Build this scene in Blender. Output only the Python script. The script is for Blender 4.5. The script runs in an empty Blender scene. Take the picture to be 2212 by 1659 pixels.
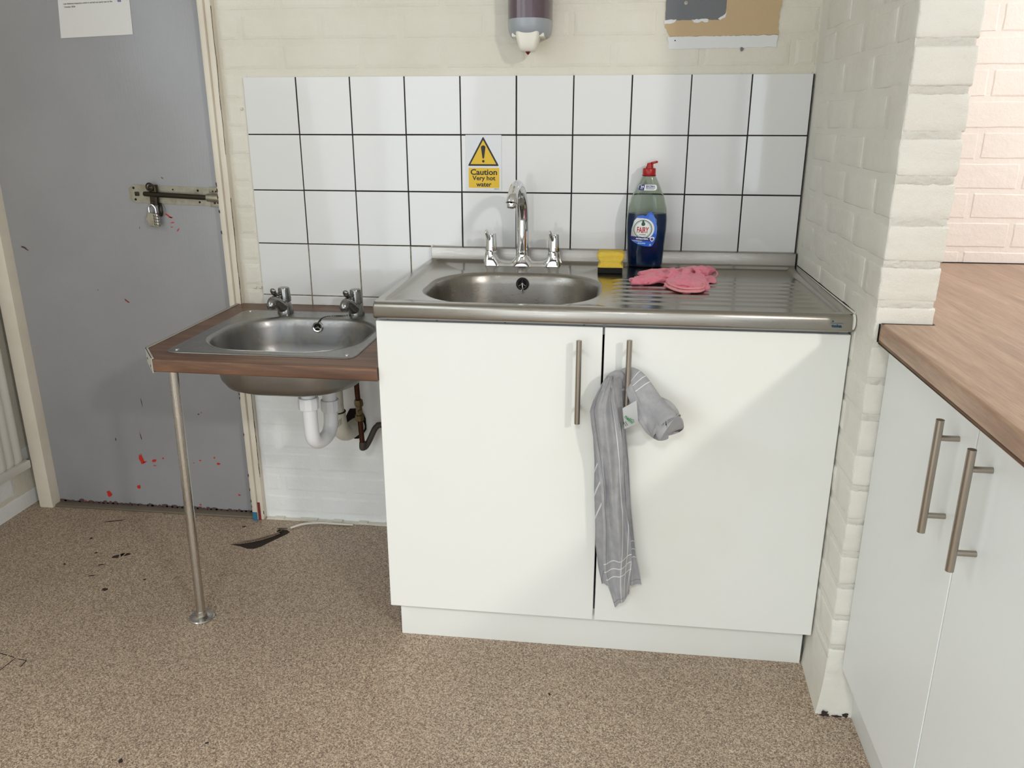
import bpy, bmesh, math, random
from mathutils import Vector, Matrix, noise
random.seed(7)
PI = math.pi
SC = bpy.context.scene
COL = SC.collection

# ------------------------------------------------------------------ camera
cam_d = bpy.data.cameras.new('camera'); cam = bpy.data.objects.new('camera', cam_d); COL.objects.link(cam)
R_ = Vector((0.992267830, 0.124115076, -0.0000297499)); U_ = Vector((-0.0384495669, 0.307622199, 0.950731410)); F_ = Vector((-0.118009253, 0.943379049, -0.310015783))
M = Matrix((R_, U_, -F_)).transposed().to_4x4(); M.translation = Vector((-0.6434, -2.2755, 1.2429)); cam.matrix_world = M
cam_d.sensor_fit = 'HORIZONTAL'; cam_d.sensor_width = 36.0; cam_d.lens = 1754.378 / 2212 * 36.0; cam_d.clip_start = 0.05
SC.camera = cam

# ------------------------------------------------------------------ world, lights, exposure
W = bpy.data.worlds.new('world'); SC.world = W; W.use_nodes = True
W.node_tree.nodes['Background'].inputs[0].default_value = (0.85, 0.93, 1.0, 1); W.node_tree.nodes['Background'].inputs[1].default_value = 0.3

def area(name, loc, target, sx, sy, power, color, spread=180):
    d = bpy.data.lights.new(name, 'AREA'); d.shape = 'RECTANGLE'; d.size = sx; d.size_y = sy; d.energy = power; d.color = color
    d.spread = math.radians(spread)
    o = bpy.data.objects.new(name, d); COL.objects.link(o); o.location = loc
    o.rotation_euler = (Vector(target) - Vector(loc)).to_track_quat('-Z', 'Y').to_euler()
    return o
area('key_window_light', (1.35, -3.65, 2.42), (-0.6, -0.3, 0.8), 0.19, 0.19, 39, (1.0, 0.955, 0.90))
area('side_window_light', (1.25, -0.62, 1.80), (0.3, -0.05, 1.0), 0.6, 0.8, 13.5, (0.91, 0.97, 1.0))
area('left_window_light', (-2.50, -1.9, 1.85), (0.5, -1.9, 1.6), 1.7, 0.75, 12, (0.81, 0.92, 1.0))
area('left_low_fill', (-2.50, -3.1, 1.0), (0.0, -0.6, 0.4), 2.2, 1.9, 25, (0.86, 0.94, 1.0))  # added fill for the dark lower left; no door stands here
area('rear_fill_light', (-1.15, -4.3, 1.05), (-1.15, 0, 0.95), 2.7, 2.0, 28, (0.90, 0.96, 1.0))  # added fill panel behind the camera, kept wide for dim reflections
area('rear_right_light', (0.9, -4.3, 0.9), (0.3, 0, 0.3), 1.2, 1.6, 20, (0.80, 0.90, 1.0))
area('floor_bounce_spot', (-0.9, -3.8, 2.62), (-0.75, -1.95, 0), 0.5, 0.5, 12, (0.94, 0.97, 1.0), 62)  # added spot on the unseen floor; its bounce lifts the low surfaces

SC.view_settings.view_transform = 'Standard'; SC.view_settings.look = 'None'
SC.view_settings.exposure = -0.05; SC.view_settings.gamma = 1.0; SC.view_settings.use_curve_mapping = False

# ------------------------------------------------------------------ colour / materials
def lin(c): return tuple(((v / 255) / 12.92 if v / 255 <= 0.04045 else ((v / 255 + 0.055) / 1.055) ** 2.4) for v in c)
def rgba(c): return (*lin(c), 1.0)
class Mat:
    def __init__(s, name, color=(200, 200, 200), rough=0.5, metal=0.0, **kw):
        s.m = bpy.data.materials.new(name); s.m.use_nodes = True; s.t = s.m.node_tree; s.n = s.t.nodes; s.l = s.t.links
        s.b = s.n['Principled BSDF']; s.b.inputs['Base Color'].default_value = rgba(color)
        s.b.inputs['Roughness'].default_value = rough; s.b.inputs['Metallic'].default_value = metal
        for k, v in kw.items(): s.b.inputs[k].default_value = v
    def node(s, typ, **ins):
        n = s.n.new(typ)
        for k, v in ins.items(): n.inputs[k].default_value = v
        return n
    def coords(s, scale=(1, 1, 1), rot=(0, 0, 0), kind='Object'):
        tc = s.n.new('ShaderNodeTexCoord'); mp = s.n.new('ShaderNodeMapping'); mp.inputs['Scale'].default_value = scale; mp.inputs['Rotation'].default_value = rot
        s.l.new(tc.outputs[kind], mp.inputs[0]); return mp.outputs[0]
    def world(s, scale=(1, 1, 1)):
        g = s.n.new('ShaderNodeNewGeometry'); mp = s.n.new('ShaderNodeMapping'); mp.inputs['Scale'].default_value = scale
        s.l.new(g.outputs['Position'], mp.inputs[0]); return mp.outputs[0]
    def noise(s, vec, scale, detail=4, rough=0.55, dist=0.0):
        n = s.node('ShaderNodeTexNoise', Scale=scale, Detail=detail, Roughness=rough, Distortion=dist); s.l.new(vec, n.inputs['Vector']); return n.outputs['Fac']
    def ramp(s, fac, stops, interp='LINEAR'):
        r = s.n.new('ShaderNodeValToRGB'); r.color_ramp.interpolation = interp
        e = r.color_ramp.elements
        while len(e) < len(stops): e.new(0.5)
        for i, (p, c) in enumerate(stops): e[i].position = p; e[i].color = rgba(c) if len(c) == 3 else c
        s.l.new(fac, r.inputs[0]); return r.outputs[0]
    def mix(s, fac, a, b, mode='MIX'):
        m = s.n.new('ShaderNodeMix'); m.data_type = 'RGBA'; m.blend_type = mode
        for sock, v in ((m.inputs[0], fac), (m.inputs[6], a), (m.inputs[7], b)):
            if hasattr(v, 'is_linked') or hasattr(v, 'links'): s.l.new(v, sock)
            elif isinstance(v, (int, float)): sock.default_value = v
            else: sock.default_value = rgba(v)
        return m.outputs[2]
    def bump(s, h, strength=0.3, dist=0.002, prev=None):
        b = s.n.new('ShaderNodeBump'); b.inputs['Strength'].default_value = strength; b.inputs['Distance'].default_value = dist
        s.l.new(h, b.inputs['Height'])
        if prev is not None: s.l.new(prev, b.inputs['Normal'])
        return b.outputs[0]
    def col(s, o): s.l.new(o, s.b.inputs['Base Color'])
    def rgh(s, o): s.l.new(o, s.b.inputs['Roughness'])
    def nrm(s, o): s.l.new(o, s.b.inputs['Normal'])
    def maprange(s, v, a, b, c, d):
        m = s.n.new('ShaderNodeMapRange'); m.inputs[1].default_value = a; m.inputs[2].default_value = b; m.inputs[3].default_value = c; m.inputs[4].default_value = d
        s.l.new(v, m.inputs[0]); return m.outputs[0]

MT = {}
def paint(name, c1, c2, rough=0.5, b1=0.35, d1=0.0012, b2=0.4, d2=0.004, sc=1.0):
    m = Mat(name, c1, rough); v = m.world()
    m.col(m.ramp(m.noise(v, 6 * sc, 5), [(0.3, c2), (0.65, c1)]))
    n1 = m.bump(m.noise(v, 420 * sc, 4, 0.6), b1, d1); n2 = m.bump(m.noise(v, 55 * sc, 4, 0.55), b2, d2, n1); m.nrm(n2)
    MT[name] = m.m; return m
paint('brick_paint', (226, 222, 209), (219, 214, 199), 0.5)
paint('mortar_paint', (226, 222, 209), (219, 214, 199), 0.5, 0.5, 0.0016, 0.5, 0.004)
paint('brick_paint_white', (240, 241, 240), (232, 233, 231), 0.5)
paint('pier_paint', (229, 227, 217), (222, 219, 208), 0.45, 0.55, 0.0016, 0.5, 0.004)
paint('pier_mortar', (229, 227, 217), (222, 219, 208), 0.45, 0.8, 0.0022, 0.6, 0.003, 1.6)
paint('far_paint', (240, 228, 219), (236, 223, 213), 0.5, 0.4, 0.0012, 0.4, 0.004)
paint('room_paint', (215, 213, 208), (210, 208, 202), 0.6)
paint('rear_paint', (138, 136, 132), (130, 128, 124), 0.6)  # unseen walls, darkened to give the chrome contrast and cut bounce
m = paint('trim_paint', (226, 218, 202), (214, 204, 186), 0.4, 0.2, 0.0006, 0.25, 0.002)
# door
m = Mat('door_paint', (154, 154, 156), 0.27); v = m.coords((1, 1, 1)); vs = m.coords((60, 60, 3))
m.col(m.mix(m.maprange(m.noise(v, 2.2, 5), .35, .7, 0, 1), (147, 147, 149), (156, 156, 158)))
m.nrm(m.bump(m.noise(vs, 6, 4), 0.22, 0.0012)); MT['door_paint'] = m.m
# floor
m = Mat('floor_vinyl', (150, 130, 112), 0.42); v = m.world()
vo = m.node('ShaderNodeTexVoronoi', Scale=430.0); m.l.new(v, vo.inputs['Vector'])
sp = m.n.new('ShaderNodeSeparateColor'); m.l.new(vo.outputs['Color'], sp.inputs[0])
speck = m.ramp(sp.outputs[0], [(0.0, (62, 50, 42)), (0.16, (112, 93, 79)), (0.40, (160, 138, 118)), (0.70, (192, 170, 146)), (0.92, (216, 198, 174)), (1.0, (232, 218, 196))])
vo2 = m.node('ShaderNodeTexVoronoi', Scale=900.0); m.l.new(v, vo2.inputs['Vector'])
sp2 = m.n.new('ShaderNodeSeparateColor'); m.l.new(vo2.outputs['Color'], sp2.inputs[0])
fine = m.ramp(sp2.outputs[1], [(0.0, (78, 64, 55)), (0.35, (146, 125, 107)), (0.8, (188, 166, 143)), (1.0, (220, 204, 180))])
base = m.mix(0.28, speck, fine)
dirt = m.maprange(m.noise(v, 2.6, 6, 0.6), 0.35, 0.75, 0.0, 0.22)
m.col(m.mix(dirt, base, (112, 94, 79), 'MIX')); m.nrm(m.bump(m.noise(v, 500, 3), 0.15, 0.0006)); m.rgh(m.maprange(m.noise(v, 8, 4), .3, .7, .38, .52)); MT['floor_vinyl'] = m.m
# tiles, grout
m = Mat('tile_glaze', (226, 226, 225), 0.09); v = m.world(); m.nrm(m.bump(m.noise(v, 14, 2), 0.06, 0.004)); m.b.inputs['Coat Weight'].default_value = 0.3; MT['tile_glaze'] = m.m
m = Mat('dark_grout', (38, 32, 31), 0.9); v = m.world(); m.col(m.ramp(m.noise(v, 60, 5), [(0.35, (30, 25, 25)), (0.70, (44, 37, 35)), (0.82, (120, 112, 102))])); MT['dark_grout'] = m.m
m = Mat('tan_grout', (132, 126, 108), 0.9); v = m.world(); m.col(m.ramp(m.noise(v, 70, 5), [(0.3, (96, 88, 70)), (0.7, (150, 144, 126))])); MT['tan_grout'] = m.m
# steel
def steel(name, c, r0, r1, scale, bumpk=0.02, stain=None):
    m = Mat(name, c, r0, 1.0); v = m.coords(scale); w = m.coords((1, 1, 1))
    n = m.noise(v, 30, 4); m.rgh(m.maprange(n, .3, .7, r0, r1))
    c2 = tuple(int(x * .86) for x in c)
    if stain: m.col(m.mix(m.maprange(m.noise(w, 26, 6, .65), .45, .75, 0, .6), c, stain))
    else: m.col(m.mix(m.noise(w, 7, 5), c, c2))
    m.nrm(m.bump(n, bumpk, 0.001)); MT[name] = m.m
steel('sink_steel', (186, 182, 174), 0.13, 0.24, (1, 14, 14))
steel('lip_steel', (176, 172, 165), 0.26, 0.38, (1, 20, 20))
steel('bowl_steel', (164, 160, 153), 0.26, 0.38, (3, 3, 10), 0.03)
steel('basin_steel', (150, 150, 150), 0.30, 0.45, (4, 4, 4), 0.03, (168, 160, 146))
steel('old_chrome', (150, 150, 148), 0.14, 0.30, (8, 8, 8), 0.02, (120, 118, 112))
steel('galvanised', (168, 163, 148), 0.42, 0.6, (6, 6, 6), 0.05, (118, 110, 90))
steel('brushed_nickel', (178, 169, 158), 0.28, 0.36, (30, 30, 1))
steel('leg_steel', (216, 213, 207), 0.16, 0.32, (10, 10, 2), 0.01)
MT['chrome'] = Mat('chrome', (222, 224, 226), 0.04, 1.0).m
MT['rail_metal'] = Mat('rail_metal', (138, 141, 148), 0.5, 0.3).m
MT['dark_metal'] = Mat('dark_metal', (60, 54, 44), 0.45, 0.8).m
MT['black'] = Mat('black', (12, 11, 11), 0.5).m
MT['void'] = Mat('void', (10, 8, 7), 0.95).m
m = Mat('aluminium_trim', (196, 192, 182), 0.5, 0.3); MT['aluminium_trim'] = m.m
# wood laminate
def wood(name, axis, cols, rough, big=1.0):
    m = Mat(name, cols[1], rough)
    sc = {'x': (1.2, 16, 16), 'y': (16, 1.2, 16)}[axis]
    v = m.coords(sc); a = m.noise(v, 1.4 * big, 6, 0.6, 1.6); f = m.coords(tuple(k * 7 for k in sc)); b = m.noise(f, 2.5, 3)
    base = m.ramp(a, [(0.25, cols[0]), (0.5, cols[1]), (0.75, cols[2])])
    m.col(m.mix(m.maprange(b, .35, .75, 0, .35), base, tuple(int(x * .72) for x in cols[0]))); m.nrm(m.bump(b, 0.06, 0.0006)); MT[name] = m.m
wood('walnut_laminate', 'x', [(80, 54, 38), (108, 76, 56), (142, 104, 77)], 0.42)
wood('walnut_counter', 'y', [(150, 118, 95), (176, 143, 118), (200, 168, 143)], 0.36)
# cabinet
m = Mat('white_melamine', (233, 233, 226), 0.38); v = m.world(); m.col(m.mix(m.maprange(m.noise(v, 3, 5), .45, .8, 0, .5), (234, 235, 230), (226, 226, 214))); MT['white_melamine'] = m.m
m = Mat('white_board_edge', (205, 205, 198), 0.5); MT['white_board_edge'] = m.m
m = Mat('grey_melamine', (233, 236, 235), 0.4); v = m.world(); m.col(m.mix(m.maprange(m.noise(v, 3, 5), .4, .8, 0, .4), (234, 237, 236), (228, 229, 225))); MT['grey_melamine'] = m.m
MT['radiator_paint'] = Mat('radiator_paint', (214, 211, 203), 0.35).m
MT['white_plastic'] = Mat('white_plastic', (232, 233, 234), 0.3).m
m = Mat('old_plastic', (214, 208, 192), 0.42); v = m.coords(); m.col(m.mix(m.maprange(m.noise(v, 30, 5), .5, .8, 0, .6), (216, 211, 196), (170, 160, 140))); MT['old_plastic'] = m.m
m = Mat('copper', (84, 48, 32), 0.5, 0.8); v = m.coords(); m.col(m.mix(m.noise(v, 40, 4), (88, 50, 32), (46, 30, 22))); MT['copper'] = m.m
MT['brass'] = Mat('brass', (110, 94, 66), 0.5, 0.85).m
MT['painted_pipe'] = Mat('painted_pipe', (66, 57, 50), 0.6).m
MT['paper'] = Mat('paper', (214, 213, 210), 0.35).m
MT['ink'] = Mat('ink', (42, 40, 44), 0.7).m
MT['violet_ink'] = Mat('violet_ink', (120, 116, 158), 0.7).m
MT['sign_white'] = Mat('sign_white', (226, 228, 232), 0.35).m
MT['sign_yellow'] = Mat('sign_yellow', (232, 190, 20), 0.4).m
MT['sign_black'] = Mat('sign_black', (14, 12, 12), 0.45).m
MT['red_paint'] = Mat('red_paint', (190, 40, 28), 0.5).m
MT['dark_red'] = Mat('dark_red', (120, 34, 38), 0.5).m
MT['blue_paint'] = Mat('blue_paint', (46, 110, 140), 0.5).m
MT['scratch'] = Mat('scratch', (80, 60, 58), 0.7).m
m = Mat('grey_patch', (112, 113, 117), 0.6); v = m.world(); m.nrm(m.bump(m.noise(v, 60, 4), .3, .003)); MT['grey_patch'] = m.m
m = Mat('tan_patch', (196, 171, 133), 0.7); v = m.world(); m.nrm(m.bump(m.noise(v, 60, 4), .3, .003)); MT['tan_patch'] = m.m
MT['white_patch'] = Mat('white_patch', (226, 226, 226), 0.6).m
MT['seam'] = Mat('seam', (184, 164, 136), 0.6).m
MT['threshold'] = Mat('threshold', (120, 110, 96), 0.5, 0.3).m
MT['plaster'] = Mat('plaster', (226, 224, 214), 0.8).m
MT['adhesive'] = Mat('adhesive', (38, 26, 18), 0.8).m
MT['stain'] = Mat('stain', (44, 34, 28), 0.8).m
# sponge, cloth, towel
m = Mat('sponge_foam', (226, 190, 62), 0.95); v = m.coords(); m.nrm(m.bump(m.noise(v, 350, 3), .7, .003)); m.col(m.mix(m.noise(v, 60, 4), (224, 186, 50), (232, 204, 96))); MT['sponge_foam'] = m.m
m = Mat('scourer', (20, 24, 20), 0.95); v = m.coords(); m.nrm(m.bump(m.noise(v, 500, 3), .9, .003)); MT['scourer'] = m.m
m = Mat('pink_cloth', (232, 118, 140), 0.95); v = m.coords(); m.col(m.mix(m.noise(v, 90, 5), (228, 106, 132), (240, 138, 156))); m.nrm(m.bump(m.noise(v, 750, 3), .8, .0025)); m.b.inputs['Sheen Weight'].default_value = .4; MT['pink_cloth'] = m.m
m = Mat('pink_hem', (236, 160, 164), 0.95); v = m.coords(); m.nrm(m.bump(m.noise(v, 750, 3), .8, .0025)); MT['pink_hem'] = m.m
m = Mat('towel_cotton', (150, 150, 153), 0.92)
uv = m.n.new('ShaderNodeTexCoord').outputs['UV']; v = m.coords()
weave = m.noise(v, 900, 2); big = m.noise(v, 45, 5)
base = m.mix(m.maprange(big, .35, .7, 0, 1), (150, 150, 154), (166, 165, 165))
sx = m.n.new('ShaderNodeSeparateXYZ'); m.l.new(uv, sx.inputs[0])
def stripe(val, centre, half):
    a = m.n.new('ShaderNodeMath'); a.operation = 'SUBTRACT'; m.l.new(val, a.inputs[0]); a.inputs[1].default_value = centre
    b = m.n.new('ShaderNodeMath'); b.operation = 'ABSOLUTE'; m.l.new(a.outputs[0], b.inputs[0])
    c = m.n.new('ShaderNodeMath'); c.operation = 'LESS_THAN'; m.l.new(b.outputs[0], c.inputs[0]); c.inputs[1].default_value = half; return c.outputs[0]
acc = None
for val, cs, hw in ((sx.outputs[1], (0.070, 0.090, 0.110), .0012), (sx.outputs[0], (0.070, 0.090, 0.110), .0013)):
    for c_ in cs:
        s_ = stripe(val, c_, hw)
        if acc is None: acc = s_
        else:
            mm = m.n.new('ShaderNodeMath'); mm.operation = 'MAXIMUM'; m.l.new(acc, mm.inputs[0]); m.l.new(s_, mm.inputs[1]); acc = mm.outputs[0]
st = None
for val, cs, hw in ((sx.outputs[1], (0.012,), .0005), (sx.outputs[0], (0.012,), .0006)):
    for c_ in cs:
        s_ = stripe(val, c_, hw)
        if st is None: st = s_
        else:
            mm = m.n.new('ShaderNodeMath'); mm.operation = 'MAXIMUM'; m.l.new(st, mm.inputs[0]); m.l.new(s_, mm.inputs[1]); st = mm.outputs[0]
m.col(m.mix(st, m.mix(acc, base, (214, 214, 214)), (96, 96, 100))); m.nrm(m.bump(weave, .35, .001)); m.b.inputs['Sheen Weight'].default_value = .2; MT['towel_cotton'] = m.m
MT['tag_white'] = Mat('tag_white', (226, 226, 226), 0.6).m
MT['tag_green'] = Mat('tag_green', (40, 130, 70), 0.6).m
# bottle
def glassy(name, c, rough, ior, trans=1.0):
    m = Mat(name, c, rough, 0.0); m.b.inputs['Transmission Weight'].default_value = trans; m.b.inputs['IOR'].default_value = ior; MT[name] = m.m; return m
glassy('clear_plastic', (222, 228, 220), 0.08, 1.25)
m = Mat('blue_liquid', (24, 66, 140), 0.06); m.b.inputs['Transmission Weight'].default_value = .6; m.b.inputs['IOR'].default_value = 1.3; MT['blue_liquid'] = m.m
MT['cap_red'] = Mat('cap_red', (168, 22, 18), 0.35).m
MT['label_blue'] = Mat('label_blue', (30, 92, 206), 0.3).m
MT['label_navy'] = Mat('label_navy', (22, 20, 110), 0.35).m
MT['label_silver'] = Mat('label_silver', (188, 186, 178), 0.3, 0.35).m
MT['label_white'] = Mat('label_white', (228, 232, 230), 0.4).m
MT['label_green'] = Mat('label_green', (18, 74, 52), 0.4).m
MT['label_red'] = Mat('label_red', (176, 24, 34), 0.4).m
MT['label_cyan'] = Mat('label_cyan', (64, 160, 206), 0.4).m
MT['label_streak'] = Mat('label_streak', (120, 176, 240), 0.3).m
MT['badge_teal'] = Mat('badge_teal', (22, 74, 104), 0.4, 0.2).m
m = Mat('smoky_plastic', (118, 100, 110), 0.12); m.b.inputs['Transmission Weight'].default_value = .35; MT['smoky_plastic'] = m.m
MT['grey_plastic'] = Mat('grey_plastic', (158, 164, 170), 0.25).m
MT['cream_plastic'] = Mat('cream_plastic', (230, 226, 214), 0.22).m
MT['soap_red'] = Mat('soap_red', (112, 26, 30), 0.2).m
MT['highlight_violet'] = Mat('highlight_violet', (138, 112, 126), 0.15).m

# ------------------------------------------------------------------ geometry helpers
ROOT = {}
def _link(o, parent):
    COL.objects.link(o)
    if parent is not None:
        o.parent = parent; ROOT[o.name] = ROOT.get(parent.name, Vector((0, 0, 0)))
def obj(name, bm, mat, parent=None, sharp=28, off=None):
    """one mesh object from world-space geometry; under a thing it is stored relative to the thing's base"""
    org = ROOT.get(parent.name, Vector((0, 0, 0))) if parent is not None else (Vector(off) if off else Vector((0, 0, 0)))
    me = bpy.data.meshes.new(name)
    bmesh.ops.translate(bm, verts=bm.verts, vec=-org); bmesh.ops.recalc_face_normals(bm, faces=bm.faces)
    bm.to_mesh(me); bm.free()
    for mm in (mat if isinstance(mat, (list, tuple)) else [mat]): me.materials.append(MT[mm])
    if sharp is not None:
        me.polygons.foreach_set('use_smooth', [True] * len(me.polygons)); me.set_sharp_from_angle(angle=math.radians(sharp))
    o = bpy.data.objects.new(name, me)
    _link(o, parent)
    if parent is None: o.location = org; ROOT[o.name] = org
    return o
def thing(name, label, cat, loc=(0, 0, 0), group=None):
    o = bpy.data.objects.new(name, None); o.empty_display_size = .05; COL.objects.link(o); o.location = loc; ROOT[o.name] = Vector(loc)
    o['label'] = label; o['category'] = cat
    if group: o['group'] = group
    return o
def tag(o, label, cat, group=None):
    o['label'] = label; o['category'] = cat
    if group: o['group'] = group
    return o
def each(name, bm, mat, parent, sharp=35):
    """one object per loose piece of bm"""
    bm.verts.ensure_lookup_table(); seen = set(); out = []
    for v0 in bm.verts:
        if v0 in seen: continue
        isl = []; st_ = [v0]; seen.add(v0)
        while st_:
            v = st_.pop(); isl.append(v)
            for e in v.link_edges:
                w = e.other_vert(v)
                if w not in seen: seen.add(w); st_.append(w)
        t = bmesh.new(); vm = {v: t.verts.new(v.co) for v in isl}
        for f in {f for v in isl for f in v.link_faces}: t.faces.new([vm[v] for v in f.verts])
        out.append(obj(name, t, mat, parent, sharp))
    bm.free(); return out
def struct(o, label, cat): o['kind'] = 'structure'; o['label'] = label; o['category'] = cat; return o
def copy_tree(o, parent=None):
    c = o.copy(); COL.objects.link(c); ROOT[c.name] = ROOT.get(o.name, Vector((0, 0, 0)))
    if parent is not None: c.parent = parent
    for ch in list(o.children): copy_tree(ch, c)
    return c
def BM(): return bmesh.new()
def box(bm, x0, x1, y0, y1, z0, z1, bev=0.0, seg=2, mi=0):
    t = bmesh.new(); bmesh.ops.create_cube(t, size=1.0)
    for v in t.verts: v.co = Vector(((x0 + x1) / 2 + v.co.x * (x1 - x0), (y0 + y1) / 2 + v.co.y * (y1 - y0), (z0 + z1) / 2 + v.co.z * (z1 - z0)))
    if bev > 0: bmesh.ops.bevel(t, geom=t.edges[:], offset=bev, segments=seg, affect='EDGES', profile=0.6)
    return merge(bm, t, mi)
def merge(bm, t, mi=0, mat=None):
    vm = {v: bm.verts.new(mat @ v.co if mat else v.co) for v in t.verts}; out = []
    for f in t.faces:
        try:
            nf = bm.faces.new([vm[v] for v in f.verts]); nf.material_index = mi; out.append(nf)
        except ValueError: pass
    t.free(); return out
def frame(d, up=Vector((0, 0, 1))):
    d = d.normalized()
    if abs(d.dot(up)) > 0.98: up = Vector((0, 1, 0)) if abs(d.y) < .9 else Vector((1, 0, 0))
    a = up.cross(d).normalized(); b = d.cross(a).normalized(); return a, b
def tube(bm, pts, rad, seg=16, caps=True, sq=(1, 1), closed=False, mi=0):
    pts = [Vector(p) for p in pts]; n = len(pts); rad = rad if isinstance(rad, (list, tuple)) else [rad] * n
    rings = []; pa = None
    for i, p in enumerate(pts):
        if closed: d = pts[(i + 1) % n] - pts[i - 1]
        else: d = pts[min(i + 1, n - 1)] - pts[max(i - 1, 0)]
        d = d.normalized()
        if pa is None: a, b = frame(d)
        else:
            a = (pa - d * pa.dot(d)); a = a.normalized() if a.length > 1e-6 else frame(d)[0]; b = d.cross(a).normalized()
        pa = a
        rings.append([bm.verts.new(p + (a * math.cos(t) * sq[0] + b * math.sin(t) * sq[1]) * rad[i]) for t in [2 * PI * k / seg for k in range(seg)]])
    m_ = n if closed else n - 1
    for i in range(m_):
        r0, r1 = rings[i], rings[(i + 1) % n]
        for k in range(seg): bm.faces.new((r0[k], r0[(k + 1) % seg], r1[(k + 1) % seg], r1[k])).material_index = mi
    if caps and not closed:
        bm.faces.new(rings[0][::-1]).material_index = mi; bm.faces.new(rings[-1]).material_index = mi
    return rings
def lathe(bm, c, prof, axis='z', seg=28, sx=1.0, sy=1.0, caps=True):
    c = Vector(c); rings = []
    for r, h in prof:
        ring = []
        for k in range(seg):
            t = 2 * PI * k / seg; u, w = r * math.cos(t) * sx, r * math.sin(t) * sy
            ring.append(bm.verts.new(c + (Vector((u, w, h)) if axis == 'z' else Vector((u, h, w)) if axis == 'y' else Vector((h, u, w)))))
        rings.append(ring)
    for i in range(len(rings) - 1):
        for k in range(seg): bm.faces.new((rings[i][k], rings[i][(k + 1) % seg], rings[i + 1][(k + 1) % seg], rings[i + 1][k]))
    if caps:
        bm.faces.new(rings[0][::-1]); bm.faces.new(rings[-1])
    return rings
def grid(bm, rows, closed=False, mi=0):
    vs = [[bm.verts.new(p) for p in r] for r in rows]
    for i in range(len(vs) - 1):
        m_ = len(vs[i]) if closed else len(vs[i]) - 1
        for k in range(m_):
            k2 = (k + 1) % len(vs[i]); bm.faces.new((vs[i][k], vs[i][k2], vs[i + 1][k2], vs[i + 1][k])).material_index = mi
    return vs
def prism(bm, outline, f0, f1, holes=()):
    """outline (2D) extruded between maps f0(p) and f1(p), holes allowed"""
    loops = [list(outline)] + [list(h) for h in holes]
    vl = []
    for f in (f0, f1):
        t = []; es = []
        for lp in loops:
            vs = [bm.verts.new(f(p)) for p in lp]; t.append(vs)
            es += [bm.edges.new((vs[i], vs[(i + 1) % len(vs)])) for i in range(len(vs))]
        bmesh.ops.triangle_fill(bm, use_beauty=True, use_dissolve=False, edges=es); vl.append(t)
    for a, b in zip(vl[0], vl[1]):
        for i in range(len(a)):
            j = (i + 1) % len(a); bm.faces.new((a[i], a[j], b[j], b[i]))
def flat(bm, outline, f, mi=0):
    vs = [bm.verts.new(f(p)) for p in outline]
    es = [bm.edges.new((vs[i], vs[(i + 1) % len(vs)])) for i in range(len(vs))]
    r = bmesh.ops.triangle_fill(bm, use_beauty=True, use_dissolve=False, edges=es)
    for g in r['geom']:
        if isinstance(g, bmesh.types.BMFace): g.material_index = mi
def rrect(x0, x1, y0, y1, r, n=6):
    out = []
    for cx, cy, a0 in ((x1 - r, y1 - r, 0), (x0 + r, y1 - r, 90), (x0 + r, y0 + r, 180), (x1 - r, y0 + r, 270)):
        for k in range(n + 1):
            a = math.radians(a0 + 90 * k / n); out.append((cx + r * math.cos(a), cy + r * math.sin(a)))
    return out
def circ(cx, cy, r, n=28, ry=None): return [(cx + r * math.cos(2 * PI * k / n), cy + (ry or r) * math.sin(2 * PI * k / n)) for k in range(n)]
def blob(cx, cy, rx, ry, n=14, j=.35, rot=0.0):
    o = []
    for k in range(n):
        a = 2 * PI * k / n; q = 1 + random.uniform(-j, j); u, w = rx * q * math.cos(a), ry * q * math.sin(a)
        o.append((cx + u * math.cos(rot) - w * math.sin(rot), cy + u * math.sin(rot) + w * math.cos(rot)))
    return o
def smooth_pts(pts, n=8):
    pts = [Vector(p) for p in pts]; out = []
    for i in range(len(pts) - 1):
        p0 = pts[max(i - 1, 0)]; p1 = pts[i]; p2 = pts[i + 1]; p3 = pts[min(i + 2, len(pts) - 1)]
        for k in range(n):
            t = k / n; out.append(0.5 * ((2 * p1) + (p2 - p0) * t + (2 * p0 - 5 * p1 + 4 * p2 - p3) * t * t + (3 * p1 - p0 - 3 * p2 + p3) * t ** 3))
    out.append(pts[-1]); return out
def interp(tab, x):
    if x <= tab[0][0]: return tab[0][1]
    for (a, b), (c, d) in zip(tab, tab[1:]):
        if x <= c: return b + (d - b) * (x - a) / (c - a)
    return tab[-1][1]
def text_bm(body, size, bold=0.0, sx=1.0, align='CENTER', depth=0.0, shear=0.0, space=1.0, fit=None):
    cu = bpy.data.curves.new('text', 'FONT'); cu.body = body
    cu.size = size; cu.offset = bold; cu.align_x = align; cu.align_y = 'CENTER'; cu.extrude = depth; cu.shear = shear; cu.resolution_u = 3; cu.space_character = space
    o = bpy.data.objects.new('text', cu); COL.objects.link(o); bpy.context.view_layer.update()
    me = bpy.data.meshes.new_from_object(o.evaluated_get(bpy.context.evaluated_depsgraph_get()))
    bm = bmesh.new(); bm.from_mesh(me)
    for v in bm.verts: v.co.x *= sx
    if fit:
        x0 = min(v.co.x for v in bm.verts); x1 = max(v.co.x for v in bm.verts); y0 = min(v.co.y for v in bm.verts); y1 = max(v.co.y for v in bm.verts)
        for v in bm.verts: v.co.x = (v.co.x - (x0 + x1) / 2) * fit[0] / (x1 - x0); v.co.y = (v.co.y - (y0 + y1) / 2) * fit[1] / (y1 - y0)
    bpy.data.objects.remove(o); bpy.data.curves.remove(cu); bpy.data.meshes.remove(me); return bm
def on_wall(bm, x, z, y):
    for v in bm.verts: v.co = Vector((x + v.co.x, y - v.co.z, z + v.co.y))
    return bm
def rots(bm, c, ang, axis): bmesh.ops.rotate(bm, verts=bm.verts, cent=c, matrix=Matrix.Rotation(ang, 3, axis)); return bm

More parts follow.
